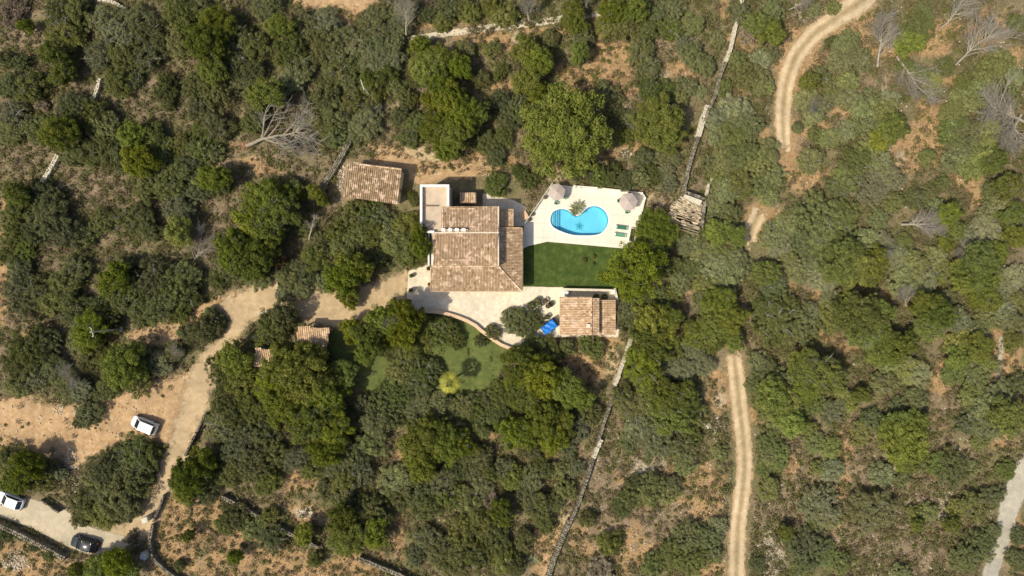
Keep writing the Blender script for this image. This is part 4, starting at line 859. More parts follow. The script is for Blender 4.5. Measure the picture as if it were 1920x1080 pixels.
TREES = """
20,20,25,B 45,48,11,P 110,25,28,O 118,60,30,O 142,15,22,O 98,100,18,P 115,135,20,P 128,112,15,O 15,160,20,O 52,158,26,O 195,40,28,G 222,62,30,G 185,105,27,G 252,38,28,G 282,62,28,O 228,102,25,O
275,105,25,O 215,148,25,O 245,142,18,D 25,215,28,G 18,248,20,G 75,240,26,O 108,247,28,P 138,202,28,O 166,216,28,O 192,238,30,O 130,232,22,O 305,165,22,O 242,252,22,P 282,258,25,O 312,192,14,D 35,118,16,D 10,110,14,O 75,195,12,B
340,30,30,O 328,78,25,O 375,18,22,O 402,42,28,P 385,78,30,P 440,68,30,O 430,110,30,G 470,82,25,O 396,132,22,P 465,132,22,D 448,150,22,G 500,12,22,O 525,48,20,P 540,92,28,O 575,48,25,G 612,42,24,G 602,85,26,O 560,122,26,O
545,148,22,G 628,80,22,O 632,130,25,O 400,168,28,O 358,160,20,D 370,200,20,O 402,236,26,O 378,248,20,O 500,176,26,P 484,205,22,O 472,228,18,D 520,208,13,B 612,175,28,O 628,210,26,O 605,222,24,O 626,252,20,D
650,62,18,O 698,28,20,G 702,52,24,G 730,18,22,G 762,15,20,G 745,50,20,G 800,28,13,G 835,15,20,G 830,40,16,O 880,20,20,O 920,10,20,O 948,25,20,O 665,86,22,G 705,86,24,G 700,116,24,G 735,86,18,G 735,112,20,G 655,122,20,D
690,146,13,P 722,142,20,O 700,166,22,O 740,162,16,O 790,86,18,P 800,126,26,P 832,110,22,P 862,122,20,P 826,152,20,P 788,146,16,O 872,90,16,G 922,90,14,O 905,146,15,O 940,132,13,D 652,156,20,O 656,196,22,O
692,206,24,G 682,232,24,G 668,250,16,G 762,182,16,O 750,214,18,O 776,230,20,D 768,258,18,D 806,190,14,P 840,190,26,P 862,212,30,P 822,240,28,P 850,252,26,P 886,216,22,P 838,278,20,P 940,192,22,D 952,220,20,D 912,266,20,D 942,256,16,D 930,292,16,D
985,90,20,P 1010,112,22,P 990,150,22,P 1002,168,20,P 1032,72,16,O 1078,38,20,P 1092,70,18,O 1075,16,16,P 1088,98,16,P 1140,46,18,O 1150,18,22,P 1176,50,22,O 1192,18,22,P 1216,56,20,O 1236,24,18,O 1260,50,20,O 1265,14,20,G
1300,44,18,O 1200,96,22,G 1216,122,22,G 1285,78,16,G 1302,102,22,O 1328,122,18,O 1345,70,14,G 970,202,22,D 1130,170,18,O 1152,182,16,G 1160,216,18,D 1182,226,18,G 1172,252,16,D 1062,246,66,P 1242,224,42,P 1206,236,18,G 1256,262,20,P
1222,166,20,D 1250,166,18,D 1275,186,16,O 1290,160,18,O 1312,170,12,G 1210,292,16,O 1240,290,14,G 1112,322,14,D 1128,332,16,D 1152,326,18,D 1176,338,16,D 1200,332,16,O 1225,328,16,D 1250,322,16,G 1256,346,14,G 1080,326,11,D 1265,300,12,G
990,336,16,D 1008,330,10,D 975,322,12,D 930,346,19,D 1390,20,18,O 1425,40,20,P 1400,62,16,B 1386,112,16,O 1402,140,22,O 1426,150,20,O 1430,112,18,G 1360,162,14,O 1350,222,22,G 1380,202,26,G 1402,236,26,G 1376,252,24,O
1345,252,18,O 1390,290,26,O 1360,296,22,O 1332,306,15,O 1350,330,18,O 1420,300,28,O 1442,282,24,O 1448,330,26,O 1425,346,26,O 1442,368,20,O 1390,340,22,O 1366,356,22,G 1342,374,18,G 1452,18,20,O 1452,58,20,P 1446,102,16,O 1442,160,15,O
1530,16,12,G 1566,12,14,O 1562,76,14,D 1590,76,22,O 1606,92,20,O 1618,112,17,O 1580,112,20,O 1520,150,18,P 1542,140,17,O 1516,180,20,G 1535,196,20,G 1526,216,17,G 1562,166,18,O 1590,180,20,O 1592,150,18,O 1630,202,26,O 1660,212,28,O
1640,232,26,O 1680,236,24,P 1656,256,20,P 1672,186,16,G 1497,239,11,D 1530,250,13,O 1560,256,18,G 1588,246,18,G 1524,300,26,G 1610,300,28,D 1650,310,30,G 1590,332,24,D 1640,346,30,G 1670,330,24,G 1576,350,22,D 1628,282,20,O
1722,50,28,D 1710,76,22,P 1735,30,20,D 1700,122,14,D 1726,136,16,O 1756,152,18,O 1780,122,16,O 1812,152,18,O 1820,182,26,O 1850,166,24,O 1862,132,26,O 1882,112,24,O 1902,142,24,O 1900,182,20,O 1792,242,24,D 1822,260,34,O 1850,282,30,O
1800,290,24,O 1832,306,24,O 1872,302,20,P 1860,240,22,O 1790,206,20,O 1900,346,22,P 1872,352,18,D 1910,40,15,O 1744,292,14,O 1770,342,13,O 1345,388,18,G 1370,402,22,O 1342,412,20,O 1322,434,18,O 1356,432,24,P 1385,442,20,P
1376,458,16,B 1300,444,18,G 1290,458,20,G 1320,472,22,G 1352,476,20,O 1382,482,22,O 1460,436,32,G 1480,424,22,G 1442,446,20,G 1465,462,24,G 1540,412,44,D 1562,440,40,D 1520,440,32,D 1502,402,20,O 1582,402,26,D 1526,470,22,D
1296,502,18,D 1340,500,24,G 1332,532,22,O 1376,512,26,O 1396,500,20,O 1440,510,26,P 1456,532,24,D 1480,482,16,O 1502,512,22,G 1530,502,24,G 1552,522,24,G 1590,482,34,P 1612,502,30,P 1576,512,22,P
1785,400,20,P 1796,430,15,P 1762,386,14,O 1780,452,13,P 1650,412,18,D 1680,376,18,O 1720,372,18,O 1750,362,15,O 1850,432,26,G 1822,442,20,G 1872,452,20,O 1856,402,18,O 1882,382,22,O 1902,402,20,P 1862,362,16,O 1910,442,18,P
1850,486,28,P 1872,474,20,P 1800,500,12,P 1842,520,30,P 1820,532,20,P 1630,452,24,G 1660,462,24,G 1700,452,16,O 1690,482,20,G 1722,500,24,O 1742,522,22,G 1700,530,24,O 1762,482,18,O 1770,512,18,O 1636,506,24,P 1652,482,18,P 1900,520,24,G 1886,540,20,G
1620,592,38,P 1592,580,22,P 1650,590,26,P 1630,622,28,P 1740,570,22,P 1762,590,28,P 1750,612,24,P 1782,560,18,O 1802,600,22,G 1660,642,26,P 1690,652,28,P 1652,662,22,P 1672,682,20,O 1842,552,20,P 1862,562,20,P 1882,580,24,G 1860,592,22,O
1800,642,20,O 1832,622,20,O 1842,652,24,P 1800,672,18,P 1858,682,18,O 1830,702,26,D 1790,702,20,D 1902,600,22,O 1912,560,20,O 1905,640,16,O 1460,602,42,D 1502,612,36,D 1440,582,30,D 1520,590,20,G 1552,590,20,O 1562,562,20,O 1562,614,14,D
1545,702,38,P 1520,690,28,P 1520,722,26,P 1702,690,24,O 1722,702,22,O 1662,720,22,O 1320,566,20,O 1350,570,26,P 1372,600,28,P 1340,612,28,P 1310,622,24,P 1300,652,20,G 1342,642,24,P 1380,640,20,P 1322,682,20,G 1400,590,16,B 1452,545,16,D
1425,682,18,O 1414,722,18,O 1440,702,24,O 1470,722,28,O 1450,742,26,P 1480,752,26,P 1502,762,20,O 1442,772,18,O 1462,792,22,O 1490,792,24,P 1512,800,18,O 1540,762,18,D 1562,772,20,G 1590,760,16,O 1290,734,16,P 1300,772,24,O
1230,430,30,P 1252,440,20,P 1215,446,20,P 1192,508,44,P 1216,468,20,P 1265,500,20,O 1276,530,18,O 1262,552,16,D 1182,582,24,D 1192,602,22,D 1216,570,18,D 1240,560,20,D 1230,612,34,P 1256,600,22,P 1220,642,28,P 1246,660,26,O 1206,682,32,P
1250,692,22,G 1280,692,20,G 1172,746,20,O 1192,762,26,G 1222,750,26,O 1250,740,26,P 1280,762,28,P 1265,790,30,P 1240,802,26,G 1192,800,24,G 1230,832,26,G 1282,842,22,O 1290,870,20,O 1178,832,16,G 1302,820,16,O
1220,920,24,O 1200,908,20,D 1182,932,20,D 1250,930,20,G 1262,910,16,O 1168,950,16,D 1145,1022,20,O 1105,975,14,O 1130,1068,24,B 1290,1012,28,O 1262,1040,26,O 1300,1050,30,D 1330,1010,22,D 1225,1062,20,O 1350,990,20,G 1342,1040,16,O 1352,850,13,O
980,684,32,P 1012,706,32,P 988,740,28,P 1018,780,28,P 962,812,24,P 990,812,24,P 1058,722,26,P 1080,742,24,P 1102,772,22,O 1050,792,24,P 1090,802,20,G 1062,842,18,G 1038,824,22,P 1000,900,20,G 1022,880,16,O 1050,882,16,G 1080,880,14,G
1060,920,18,O 990,932,20,O 1012,952,22,O 1040,942,18,G 985,1012,18,O 1022,982,16,O 965,1062,18,O 1000,850,14,G 1448,832,24,D 1460,862,20,D 1436,880,14,D 1530,832,18,D 1560,842,18,O 1560,882,20,G 1535,880,12,O
1700,832,38,P 1690,802,24,P 1722,802,22,P 1710,862,24,P 1640,792,22,D 1620,812,20,O 1690,762,18,D 1722,752,20,O 1660,892,22,G 1690,902,14,G 1545,952,34,G 1532,982,14,O 1520,1032,36,D 1510,1062,22,D 1550,1042,22,D 1556,974,22,G
1446,920,18,O 1475,1000,12,P 1485,1015,12,D 1640,960,38,O 1742,962,16,O 1715,962,11,O 1726,986,11,P 1790,882,32,D 1768,872,22,D 1822,882,15,G 1890,882,20,D 1862,932,24,D 1832,952,24,O 1800,960,17,O 1790,986,14,P 1840,1032,38,D 1812,1050,24,D
1866,1000,17,D 1914,1010,18,D 1910,1052,22,D 1580,1062,18,O 1692,1078,16,O 1850,760,30,O 1882,740,26,O 1900,782,30,P 1860,802,26,O 1820,792,22,D 1830,740,22,O 1912,720,20,D 1842,830,15,O 1620,742,14,P 1585,738,13,O 1422,1062,14,D 1445,860,14,O
540,682,38,P 572,702,42,P 600,742,38,P 540,762,38,P 582,792,36,P 622,802,30,P 612,842,28,P 510,722,28,P 640,702,22,P 682,762,18,O 530,592,22,O 505,612,26,O 490,642,20,O 415,692,28,O 440,672,26,P 450,722,32,O 430,762,30,O 470,762,32,D
412,802,30,G 450,832,32,G 490,812,26,O 470,872,30,O 350,896,28,P 376,872,24,P 402,890,24,D 345,920,20,P 380,922,22,O 430,850,22,G 430,890,20,O 510,852,22,O 552,862,20,G 500,902,22,O 590,880,20,O 620,872,22,G 652,852,28,O 692,832,24,O
672,882,28,G 648,902,24,O 612,922,20,G 640,932,20,O 720,772,32,D 740,742,28,D 706,792,26,O 780,772,22,G 820,762,24,O 852,792,24,O 800,822,34,P 832,832,32,P 780,842,26,P 792,872,26,P 862,832,22,P 890,772,22,D 912,752,18,G 932,782,20,D
900,802,18,O 942,742,22,D 870,762,20,G 850,882,22,D 882,872,20,G 905,862,20,O 820,902,28,O 840,932,24,D 780,922,28,O 802,952,22,O 742,902,26,G 750,932,22,O 700,962,28,O 680,982,26,O 640,972,22,P 652,1012,28,P 700,1002,22,P 920,885,16,O
942,882,20,G 902,912,20,G 880,942,24,O 922,942,17,B 942,962,20,P 902,982,22,O 870,1002,28,O 800,1012,22,G 822,1032,24,O 780,1042,18,O 850,1052,26,O 890,1042,26,O 930,1012,26,O 942,1052,22,O 960,900,20,O 440,972,24,D 418,986,16,D 472,992,20,O
510,1012,24,D 502,972,16,O 570,1002,16,P 440,1046,12,P 590,1052,12,O 352,1006,10,P 336,1062,10,O 690,632,28,P 662,620,20,P 722,600,24,P 742,590,22,P 766,592,22,P 750,622,26,P 690,652,22,P 740,652,22,O 762,662,24,O 775,640,26,O 790,702,26,D 750,702,22,O
780,722,24,D 812,690,16,D 810,622,24,D 852,640,15,D 840,618,18,O 900,640,11,D 922,622,13,G 975,602,22,D 955,594,16,G 1002,602,16,D 985,616,14,D 1005,652,22,O 1032,662,22,O 1062,650,14,O 1112,652,20,D 1040,690,12,D 965,715,18,P
495,372,34,P 522,402,32,P 470,412,26,P 500,432,26,P 530,372,18,P 545,350,20,O 590,360,12,P 562,366,9,P 602,374,10,P 440,472,32,P 470,484,34,P 430,502,24,O 482,512,24,O 410,520,18,O 455,442,20,O 515,474,11,Y 526,490,11,Y
600,462,20,O 590,482,20,O 560,502,18,D 540,522,20,O 560,540,18,G 535,550,17,G 630,432,18,O 640,470,22,O 660,402,24,O 692,402,28,D 722,412,24,D 700,442,26,O 670,442,20,O 736,442,24,O 762,422,22,O 750,462,24,O 789,462,17,P 772,476,24,D 788,432,12,P
660,502,26,P 640,522,26,P 682,482,20,O 650,542,20,P 605,530,16,O 656,566,12,P 710,480,20,D 620,492,16,O 700,366,12,D 770,366,8,D 776,378,8,D 586,520,14,D 575,430,14,D
30,362,20,P 52,372,17,O 30,392,22,O 80,362,22,O 86,402,32,O 112,432,32,O 60,432,22,D 20,442,22,O 15,482,20,O 40,472,22,D 156,442,20,O 190,412,18,O 30,502,22,O 140,502,24,O 240,412,26,O 262,402,20,O 276,432,20,O 330,432,22,P 330,382,22,G
322,332,32,O 350,312,26,O 370,352,24,O 400,332,22,P 412,350,16,O 350,392,18,G 290,332,26,O 260,302,26,P 272,352,20,O 230,290,24,O 200,282,26,O 162,282,22,O 132,292,18,O 302,282,22,O 342,272,20,O 370,282,22,O 396,286,20,G
230,502,22,O 216,522,24,P 246,542,28,O 290,522,32,O 322,542,34,O 342,522,26,D 352,550,24,D 300,572,30,O 262,582,24,O 220,562,22,O 330,578,22,O 30,542,26,O 62,552,30,O 92,562,24,O 40,572,24,O 112,532,24,O 130,562,22,O 142,592,26,D 162,622,28,P
180,572,20,D 192,602,24,D 150,642,24,O 172,672,24,O 376,616,26,O 396,602,20,D 350,624,15,O 50,652,36,D 80,642,26,D 32,682,30,O 62,702,26,O 100,692,22,G 130,722,24,G 150,732,20,G 30,722,22,O 230,682,34,P 250,712,28,O 210,692,22,O
270,692,20,O 200,732,18,O 300,682,20,G 322,662,18,O 165,772,24,D 148,790,12,D 15,862,24,O 45,880,28,P 70,902,22,O 28,902,20,P 92,882,16,O 110,890,13,G 250,860,34,D 272,852,22,D 202,882,30,O 240,902,34,O 210,932,34,O 180,912,24,O 160,942,24,O
150,970,18,O 232,950,26,O 262,890,22,D 190,962,26,O 182,1068,22,P 218,1058,22,P 236,1072,20,P 150,1072,16,P 90,1042,10,O 8,1000,14,D 65,1025,9,D 245,1010,12,B
""".split()
FREE = [DECKC, PX("979,467 1184,468 1165,545 978,537"), PX("782,400 812,497 812,545 978,545 1150,545 1155,628 1050,630 1050,600 1000,560 830,575 775,570 770,512 785,497")]
KN = {'P': 'pine_tree', 'O': 'oak_tree', 'G': 'olive_tree', 'D': 'mastic_tree', 'B': 'dry_shrub', 'Y': 'autumn_shrub'}
KL = {'P': ('yellow-green', 'pine'), 'O': ('dull green', 'oak'), 'G': ('grey-green', 'olive'), 'D': ('dark green', 'mastic'), 'B': ('brownish dry', 'bush'), 'Y': ('orange-leaved', 'bush')}
LM = {'white van': (271, 797), 'black car': (157, 1021), 'half-seen white car': (22, 940), 'utility pole': (200, 620), 'uprooted dead tree': (525, 262), 'brown tiled shed': (698, 345), 'roof terrace': (815, 390),
      'kidney-shaped pool': (1088, 415), 'ruined hut': (1287, 400), 'blue tarpaulin': (1030, 613), 'terracotta outbuilding': (1102, 592), 'fan palm': (843, 719), 'curved garden wall': (890, 608), 'driveway bend': (425, 600),
      'orange field': (630, 5), 'pale footpath': (930, 52), 'huge round pine': (1062, 246), 'wide wall stretch': (1312, 240), 'top edge wall': (1383, 30), 'track bend': (1530, 60), 'track end': (1474, 300), 'fallen comb tree': (1730, 416),
      'edge dead tree': (1880, 210), 'lone track piece': (1412, 420), 'lower track start': (1376, 670), 'lower track foot': (1382, 1060), 'lower track bend': (1396, 870), 'grey track': (1895, 950),
      'bottom edge wall': (1035, 1060), 'pale wall piece': (1118, 840), 'mossy wall stub': (98, 318), 'loose wall piece': (185, 172), 'upper silver tree': (1650, 80), 'stone rubble patch': (1445, 1040), 'dark bottom wall': (730, 1065),
      'gate pillar': (283, 968), 'upper tiled shelter': (590, 630), 'lower tiled shelter': (500, 672), 'bare yard': (60, 800), 'brown scrub clearing': (380, 440), 'clearing pine': (1700, 832), 'small grass path': (1876, 670),
      'orange bush': (520, 482), 'red soil clearing': (1100, 120), 'bluish gravel heap': (573, 962), 'red soil strip': (1580, 640), 'small bare tree': (1696, 555)}
ORD = ['nearest', 'second', 'third', 'fourth', 'fifth', 'sixth', 'seventh', 'eighth', 'ninth', 'tenth', 'eleventh', 'twelfth', 'thirteenth', 'fourteenth', 'fifteenth']
SEC = ['right of', 'above and right of', 'above', 'above and left of', 'left of', 'below and left of', 'below', 'below and right of']
ents = []
for s in TREES:
    a, b_, c_, k = s.split(','); a, b_, c_ = float(a), float(b_), float(c_)
    q = sorted(((math.hypot(a - x, b_ - y), n_) for n_, (x, y) in LM.items()))[0]; x, y = LM[q[1]]
    ents.append([a, b_, c_, k, q[1], int(round(math.degrees(math.atan2(y - b_, a - x)) / 45)) % 8, q[0]])
cnt = {}
for e_ in sorted(ents, key=lambda e_: e_[6]):
    key = (e_[3], e_[4], e_[5]); cnt[key] = cnt.get(key, 0) + 1; e_.append(cnt[key])
tr_rn = random.Random(99)
TALL = {(766, 592): 9.0, (742, 590): 7.5, (788, 432): 9.0, (789, 462): 8.0, (722, 600): 7.5, (690, 632): 8, (640, 522): 7.5, (660, 502): 7.5, (1192, 508): 8.5, (530, 592): 6.5}
def tree_at(px, py, rpx, k, label, hscale=1.0, group=None):
    r = rpx / 12 * 1.2
    gx_, gy_ = W(px, py)
    if track_dist(np.array([gx_]), np.array([gy_]))[0] < r + 1.6: r *= .82
    h = {'P': 2.0 + r * 1.5, 'O': .9 + r * .9, 'G': .7 + r * .8, 'D': .7 + r * .8, 'B': .4 + r * .7, 'Y': 1 + r * .9}[k] * tr_rn.uniform(.88, 1.12) * hscale
    if k == 'P': h = min(h, 10.5)
    h = TALL.get((int(px), int(py)), h)
    x, y = W(px, py, h * .65)
    rt = thing(KN[k], label, 'tree' if rpx >= 15 and k not in 'BY' else 'shrub', (x, y, 0), tr_rn.uniform(0, 6.28), group)
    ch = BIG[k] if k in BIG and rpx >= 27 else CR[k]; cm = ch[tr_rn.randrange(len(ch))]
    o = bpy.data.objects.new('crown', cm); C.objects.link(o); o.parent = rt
    east = min(1, max(0, (px - 1230) / 120)); o.color = (tr_rn.uniform(.86, 1.14) * (1 + .30 * east * (k != 'P') + .08 * east), (tr_rn.uniform(.95, 1.12) if k == 'P' else tr_rn.uniform(.8, 1.1)) * (1 - .08 * east), 1 + tr_rn.uniform(-.035, .022), 1)  # crowns to the east brighter and paler: sunlit haze put into leaf colour
    if east: h *= .82; r *= .97
    z0 = (.22 if k == 'P' else .03) * h; asp = tr_rn.uniform(.88, 1.14)
    o.scale = (r * asp, r / asp, h - z0); o.location = (0, 0, z0)
    tw = (k in 'G' and tr_rn.random() < .7) or tr_rn.random() < .38
    o = bpy.data.objects.new('trunk', TR[tw][tr_rn.randrange(4)]); C.objects.link(o); o.parent = rt; o.scale = (r, r, h * (1.0 if tw else .95))
    return rt
GR = {'P': 'pines in the woodland', 'O': 'oaks in the woodland', 'G': 'olives in the woodland', 'D': 'mastics in the woodland', 'B': 'dry shrubs in the clearings', 'Y': 'orange-leaved bushes'}
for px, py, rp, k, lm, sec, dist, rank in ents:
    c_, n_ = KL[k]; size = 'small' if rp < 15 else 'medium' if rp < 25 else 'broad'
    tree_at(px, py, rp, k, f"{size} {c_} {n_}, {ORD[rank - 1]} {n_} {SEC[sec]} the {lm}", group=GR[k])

# ------------------------------------------------------------------ scrub and rubble between the trees
zones = [DECKC, ccw(LAWN), ccw(PATIO), ccw(DRIVE), ccw(LANE), ccw(PX("640,300 775,300 775,390 640,385")), ccw(PX("780,330 985,330 985,550 780,550")), ccw(COURT)]
def free_mask(x, y, marg=.3):
    ok = track_dist(x, y) > 1.8 + marg
    for z_ in zones: ok &= sdist(x, y, z_) > marg
    return ok
rn = np.random.RandomState(5)
def blobmask(x, y, types, grow_=1.0):
    px_, py_ = 960 + 12 * x, 540 - 12 * y; m_ = np.zeros(x.shape)
    for ty, cx, cy, rx, ry in bl:
        if ty in types: m_ = np.maximum(m_, np.clip(1.25 * grow_ - np.sqrt(((px_ - cx) / rx) ** 2 + ((py_ - cy) / ry) ** 2), 0, 1))
    return m_
n = 42000; x = rn.uniform(-84, 84, n); y = rn.uniform(-49, 49, n); soil = blobmask(x, y, 'ot'); nz = fbm(x, y, 4, 71, 3)
yard = (sdist(x, y, ccw(YARD)) < .3) | (sdist(x, y, ccw(YARD2)) < 0) | (sdist(x, y, ccw(GLAWN)) < 0) | (sdist(x, y, ccw(FIELD)) < 0)
keep = free_mask(x, y, .35) & (rn.rand(n) < np.where(yard, .04, 1 - .60 * soil)) & (nz > .33)
x, y = x[keep], y[keep]; k = len(x); sc = rn.uniform(.22, .65, k) * (1 + .8 * (rn.rand(k) > .8) * (1 - soil[keep]))
nt_ = 34
for nm_, sel, mm in (('undergrowth', rn.rand(k) < .48, 'B'), ('undergrowth', None, 'O')):
    if sel is None: sel = ~prev
    prev = sel; cx_ = np.stack([x[sel], y[sel], sc[sel] * .25], 1)
    V, F, T = leaf_cloud(cx_, sc[sel], nt_, .11, rn, .5, .7); V[:, 2] = np.clip(V[:, 2], .01, 3)
    o = link(nm_, np_mesh(nm_, V, F, {'tint': ('FACE', T)}, M[mm])); tag(o, 'dry brown scrub between the trees' if mm == 'B' else 'low green scrub between the trees', 'undergrowth', kind='stuff')
n = 60000; x = rn.uniform(-82, 82, n); y = rn.uniform(-47, 47, n); soil = blobmask(x, y, 'o'); yd = (sdist(x, y, ccw(YARD)) < 0) | (sdist(x, y, ccw(FIELD)) < 1) | (sdist(x, y, ccw(GLAWN)) < 0)
keep = free_mask(x, y, .15) & (rn.rand(n) < np.where(yd, .10, 1 - .45 * soil)) & (fbm(x, y, 2, 171, 3) > .40); x, y = x[keep], y[keep]; k = len(x); sc = rn.uniform(.08, .24, k)
gsel = rn.rand(k) < .38
for nm_, sel, mm in (('dry_grass', ~gsel, 'B'), ('low_herbs', gsel, 'O')):
    V, F, T = leaf_cloud(np.stack([x[sel], y[sel], sc[sel] * .3], 1), sc[sel], 9, .065, rn, .4, .8); V[:, 2] = np.clip(V[:, 2], .01, 3)
    o = link(nm_, np_mesh(nm_, V, F, {'tint': ('FACE', T)}, M[mm])); tag(o, 'dry tufts of grass over the soil' if mm == 'B' else 'small green herbs over the soil', 'grass', kind='stuff')
# stones
n = 60000; x = rn.uniform(-82, 82, n); y = rn.uniform(-47, 47, n)
pr = .10 + .45 * blobmask(x, y, 'o') + 1.0 * blobmask(x, y, 's') + .25 * blobmask(x, y, 'b'); pr *= np.clip((fbm(x, y, 3, 91, 3) - .38) * 5, 0.05, 1)
px_, py_ = 960 + 12 * x, 540 - 12 * y; pr += .45 * ((px_ > 1060) & (py_ > 800)) + .18 * ((px_ > 1400) & (py_ < 420)); pr = np.where(sdist(x, y, ccw(YARD)) < 0, .3, pr); pr = np.where((sdist(x, y, ccw(GLAWN)) < 0) | (sdist(x, y, ccw(FIELD)) < 1), 0, pr)
keep = free_mask(x, y, .1) & (rn.rand(n) < pr); x, y = x[keep], y[keep]
hx = []; 
for (cx, cy, rx, ry, m_) in ((135, 885, 16, 46, 330), (28, 1052, 24, 20, 240), (1440, 1045, 30, 40, 420), (573, 962, 16, 10, 160), (1175, 288, 10, 8, 90), (760, 180, 18, 9, 90), (1600, 355, 26, 12, 200), (1340, 795, 20, 16, 160), (112, 768, 12, 10, 60), (645, 335, 14, 26, 160)):
    a = rn.uniform(0, 6.28, m_); q = np.sqrt(rn.rand(m_)); hx.append(np.stack([(cx + np.cos(a) * q * rx - 960) / 12, (540 - cy - np.sin(a) * q * ry) / 12], 1))
hx = np.concatenate(hx); x = np.concatenate([x, hx[:, 0]]); y = np.concatenate([y, hx[:, 1]]); k = len(x)
s = .035 + .17 * rn.rand(k) ** 3.2; s[-len(hx):] = .06 + .15 * rn.rand(len(hx)) ** 1.5
oc = np.array([(1, 0, 0), (0, 1, 0), (-1, 0, 0), (0, -1, 0), (0, 0, 1), (0, 0, -1)], float)
an = rn.uniform(0, 6.28, k); V = oc[None] * rn.uniform(.6, 1.3, (k, 6, 1)); ca, sa = np.cos(an)[:, None], np.sin(an)[:, None]
V = np.stack([V[..., 0] * ca - V[..., 1] * sa, V[..., 0] * sa + V[..., 1] * ca, V[..., 2] * .7], 2) * s[:, None, None] + np.stack([x, y, s * .3], 1)[:, None]
fo = np.array([(0, 1, 4), (1, 2, 4), (2, 3, 4), (3, 0, 4), (1, 0, 5), (2, 1, 5), (3, 2, 5), (0, 3, 5)])
F = (fo[None] + (np.arange(k) * 6)[:, None, None]).reshape(-1, 3)
M['rubble'] = simple('limestone_rubble', (.56, .49, .39), .95, .3, 1.3)
o = link('rubble', np_mesh('rubble', V.reshape(-1, 3), F, {}, M['rubble'])); tag(o, 'pale limestone rubble scattered over the soil', 'rubble', kind='stuff')

# ------------------------------------------------------------------ palm, agaves, clipped shrubs, pots
def frond(b, base, az, L, droop, wd, rn, n=7, fan=False):
    d = Vector((math.cos(az), math.sin(az), 0)); s = Vector((-d.y, d.x, 0)); pts = []
    for k in range(n + 1):
        f = k / n; pts.append(base + d * (L * f) + Vector((0, 0, math.sin(f * 1.5) * L * .25 - droop * f * f * L)))
    b.tube(pts[:3] if fan else pts, .025, 4)
    if fan:
        c0 = pts[2]
        for j in range(11):
            a = az + (j - 5) * .15; e = c0 + Vector((math.cos(a), math.sin(a), 0)) * L * .62 * (1 - .035 * abs(j - 5)) + Vector((0, 0, -.18 * L + .02 * (j % 2))); mid = (c0 + e) / 2 + Vector((0, 0, .06 * L)); t_ = Vector((-math.sin(a), math.cos(a), 0)) * .035 * L
            b.add([c0, mid - t_, e, mid + t_], [(0, 1, 2, 3)])
    else:
        for k in range(n):
            p, q = pts[k], pts[k + 1]; w0 = wd * math.sin(math.pi * (k + .3) / (n + .6)); w1 = wd * math.sin(math.pi * (k + 1.3) / (n + .6)) if k < n - 1 else 0
            b.add([p - s * w0, q - s * w1, q, p], [(0, 1, 2, 3)]); b.add([p, q, q + s * w1, p + s * w0], [(0, 1, 2, 3)])
M['palm'] = leafmat('palm_leaves', (.19, .20, .025), (.38, .36, .055), (.33, .33, .05))
M['agave'] = leafmat('agave_leaves', (.13, .15, .07), (.30, .32, .18), (.26, .27, .14))
rnp = random.Random(3)
h = 5.2; x, y = W(843, 719, h); pl = thing('palm_tree', 'bright yellow-green fan palm on the lower lawn', 'palm', (x, y, 0)); b = MB(); b.tube([(0, 0, 0), (.05, 0, 2.5), (0, 0, h - .3)], [.2, .17, .15], 10); b.build('trunk', M['bark'], pl)
for k in range(15):
    fb_ = MB(); frond(fb_, Vector((0, 0, h - .35 + .3 * (k % 3) / 3)), k * 2.4, 2.1 if k > 5 else 1.4, .25 + .25 * (k % 3) / 2 - (.3 if k < 6 else 0), .1, rnp, 7, True); fb_.build('frond', M['palm'], pl)
def agave(px, py, label, nleaf=16, L=1.1, h0=.0, name='agave', m='agave', up=.0):
    x, y = W(px, py, h0 + .3); rt = thing(name, label, 'plant', (x, y, h0)); b = MB(); b.ball((0, 0, .12), .16, 8, 5); b.build('stem', M['bark'], rt); lb = MB()
    for k in range(nleaf): frond(lb, Vector((0, 0, .12 + up)), k * 2.4 + rnp.uniform(-.2, .2), L * rnp.uniform(.75, 1.1), -.25 + rnp.uniform(-.2, .3), .09, rnp, 5)
    lb.build('leaves', M[m], rt)
agave(1080, 392, 'spiky palm-like plant at the inner curve of the pool, nearest the coping', 18, 1.3, DZ, 'yucca')
agave(1087, 386, 'spiky palm-like plant at the inner curve, farther from the pool', 14, 1.1, DZ, 'yucca')
agave(1076, 398, 'small spiky plant beside the pool curve', 12, .7, DZ, 'yucca')
agave(999, 1050, 'pale spiky agave beside the bottom footpath', 20, 1.2)
def ball_shrub(px, py, rpx, k, label, h=None, name='clipped_shrub', pot=False, group=None):
    r = rpx / 12; h = h or r * 1.7; x, y = W(px, py, h * .7); rt = thing(name, label, 'shrub' if not pot else 'potted plant', (x, y, .05), 0, group)
    rn_ = np.random.RandomState(int(px)); u = rn_.uniform(-.5, 1, 110); ph = rn_.uniform(0, 6.28, 110); q = np.sqrt(1 - u * u)
    Cc = np.stack([q * np.cos(ph) * r * .85, q * np.sin(ph) * r * .85, h - r + u * r * .85], 1)
    V, F, T = leaf_cloud(Cc, np.full(110, r * .18), 34, .05, rn_, .2, .5); me = np_mesh('crown', V, F, {'tint': ('FACE', T)}, M[k]); link('crown', me, rt)
    b = MB(); b.tube([(0, 0, .0), (0, 0, h - r * .6)], [.06, .04], 6); b.build('stem', M['bark'], rt)
    if pot: b = MB(); b.tube([(0, 0, 0), (0, 0, .1), (0, 0, .42), (0, 0, .45)], [.2, .24, .32, .34], 12); b.build('pot', M['pot'], rt)
ball_shrub(996.5, 573, 8, 'D', 'ball-clipped green shrub, largest and leftmost of the round topiary group', 1.5)
ball_shrub(1011.5, 571.5, 5.5, 'D', 'dark ball-clipped shrub in the middle of the topiary group', 1.3)
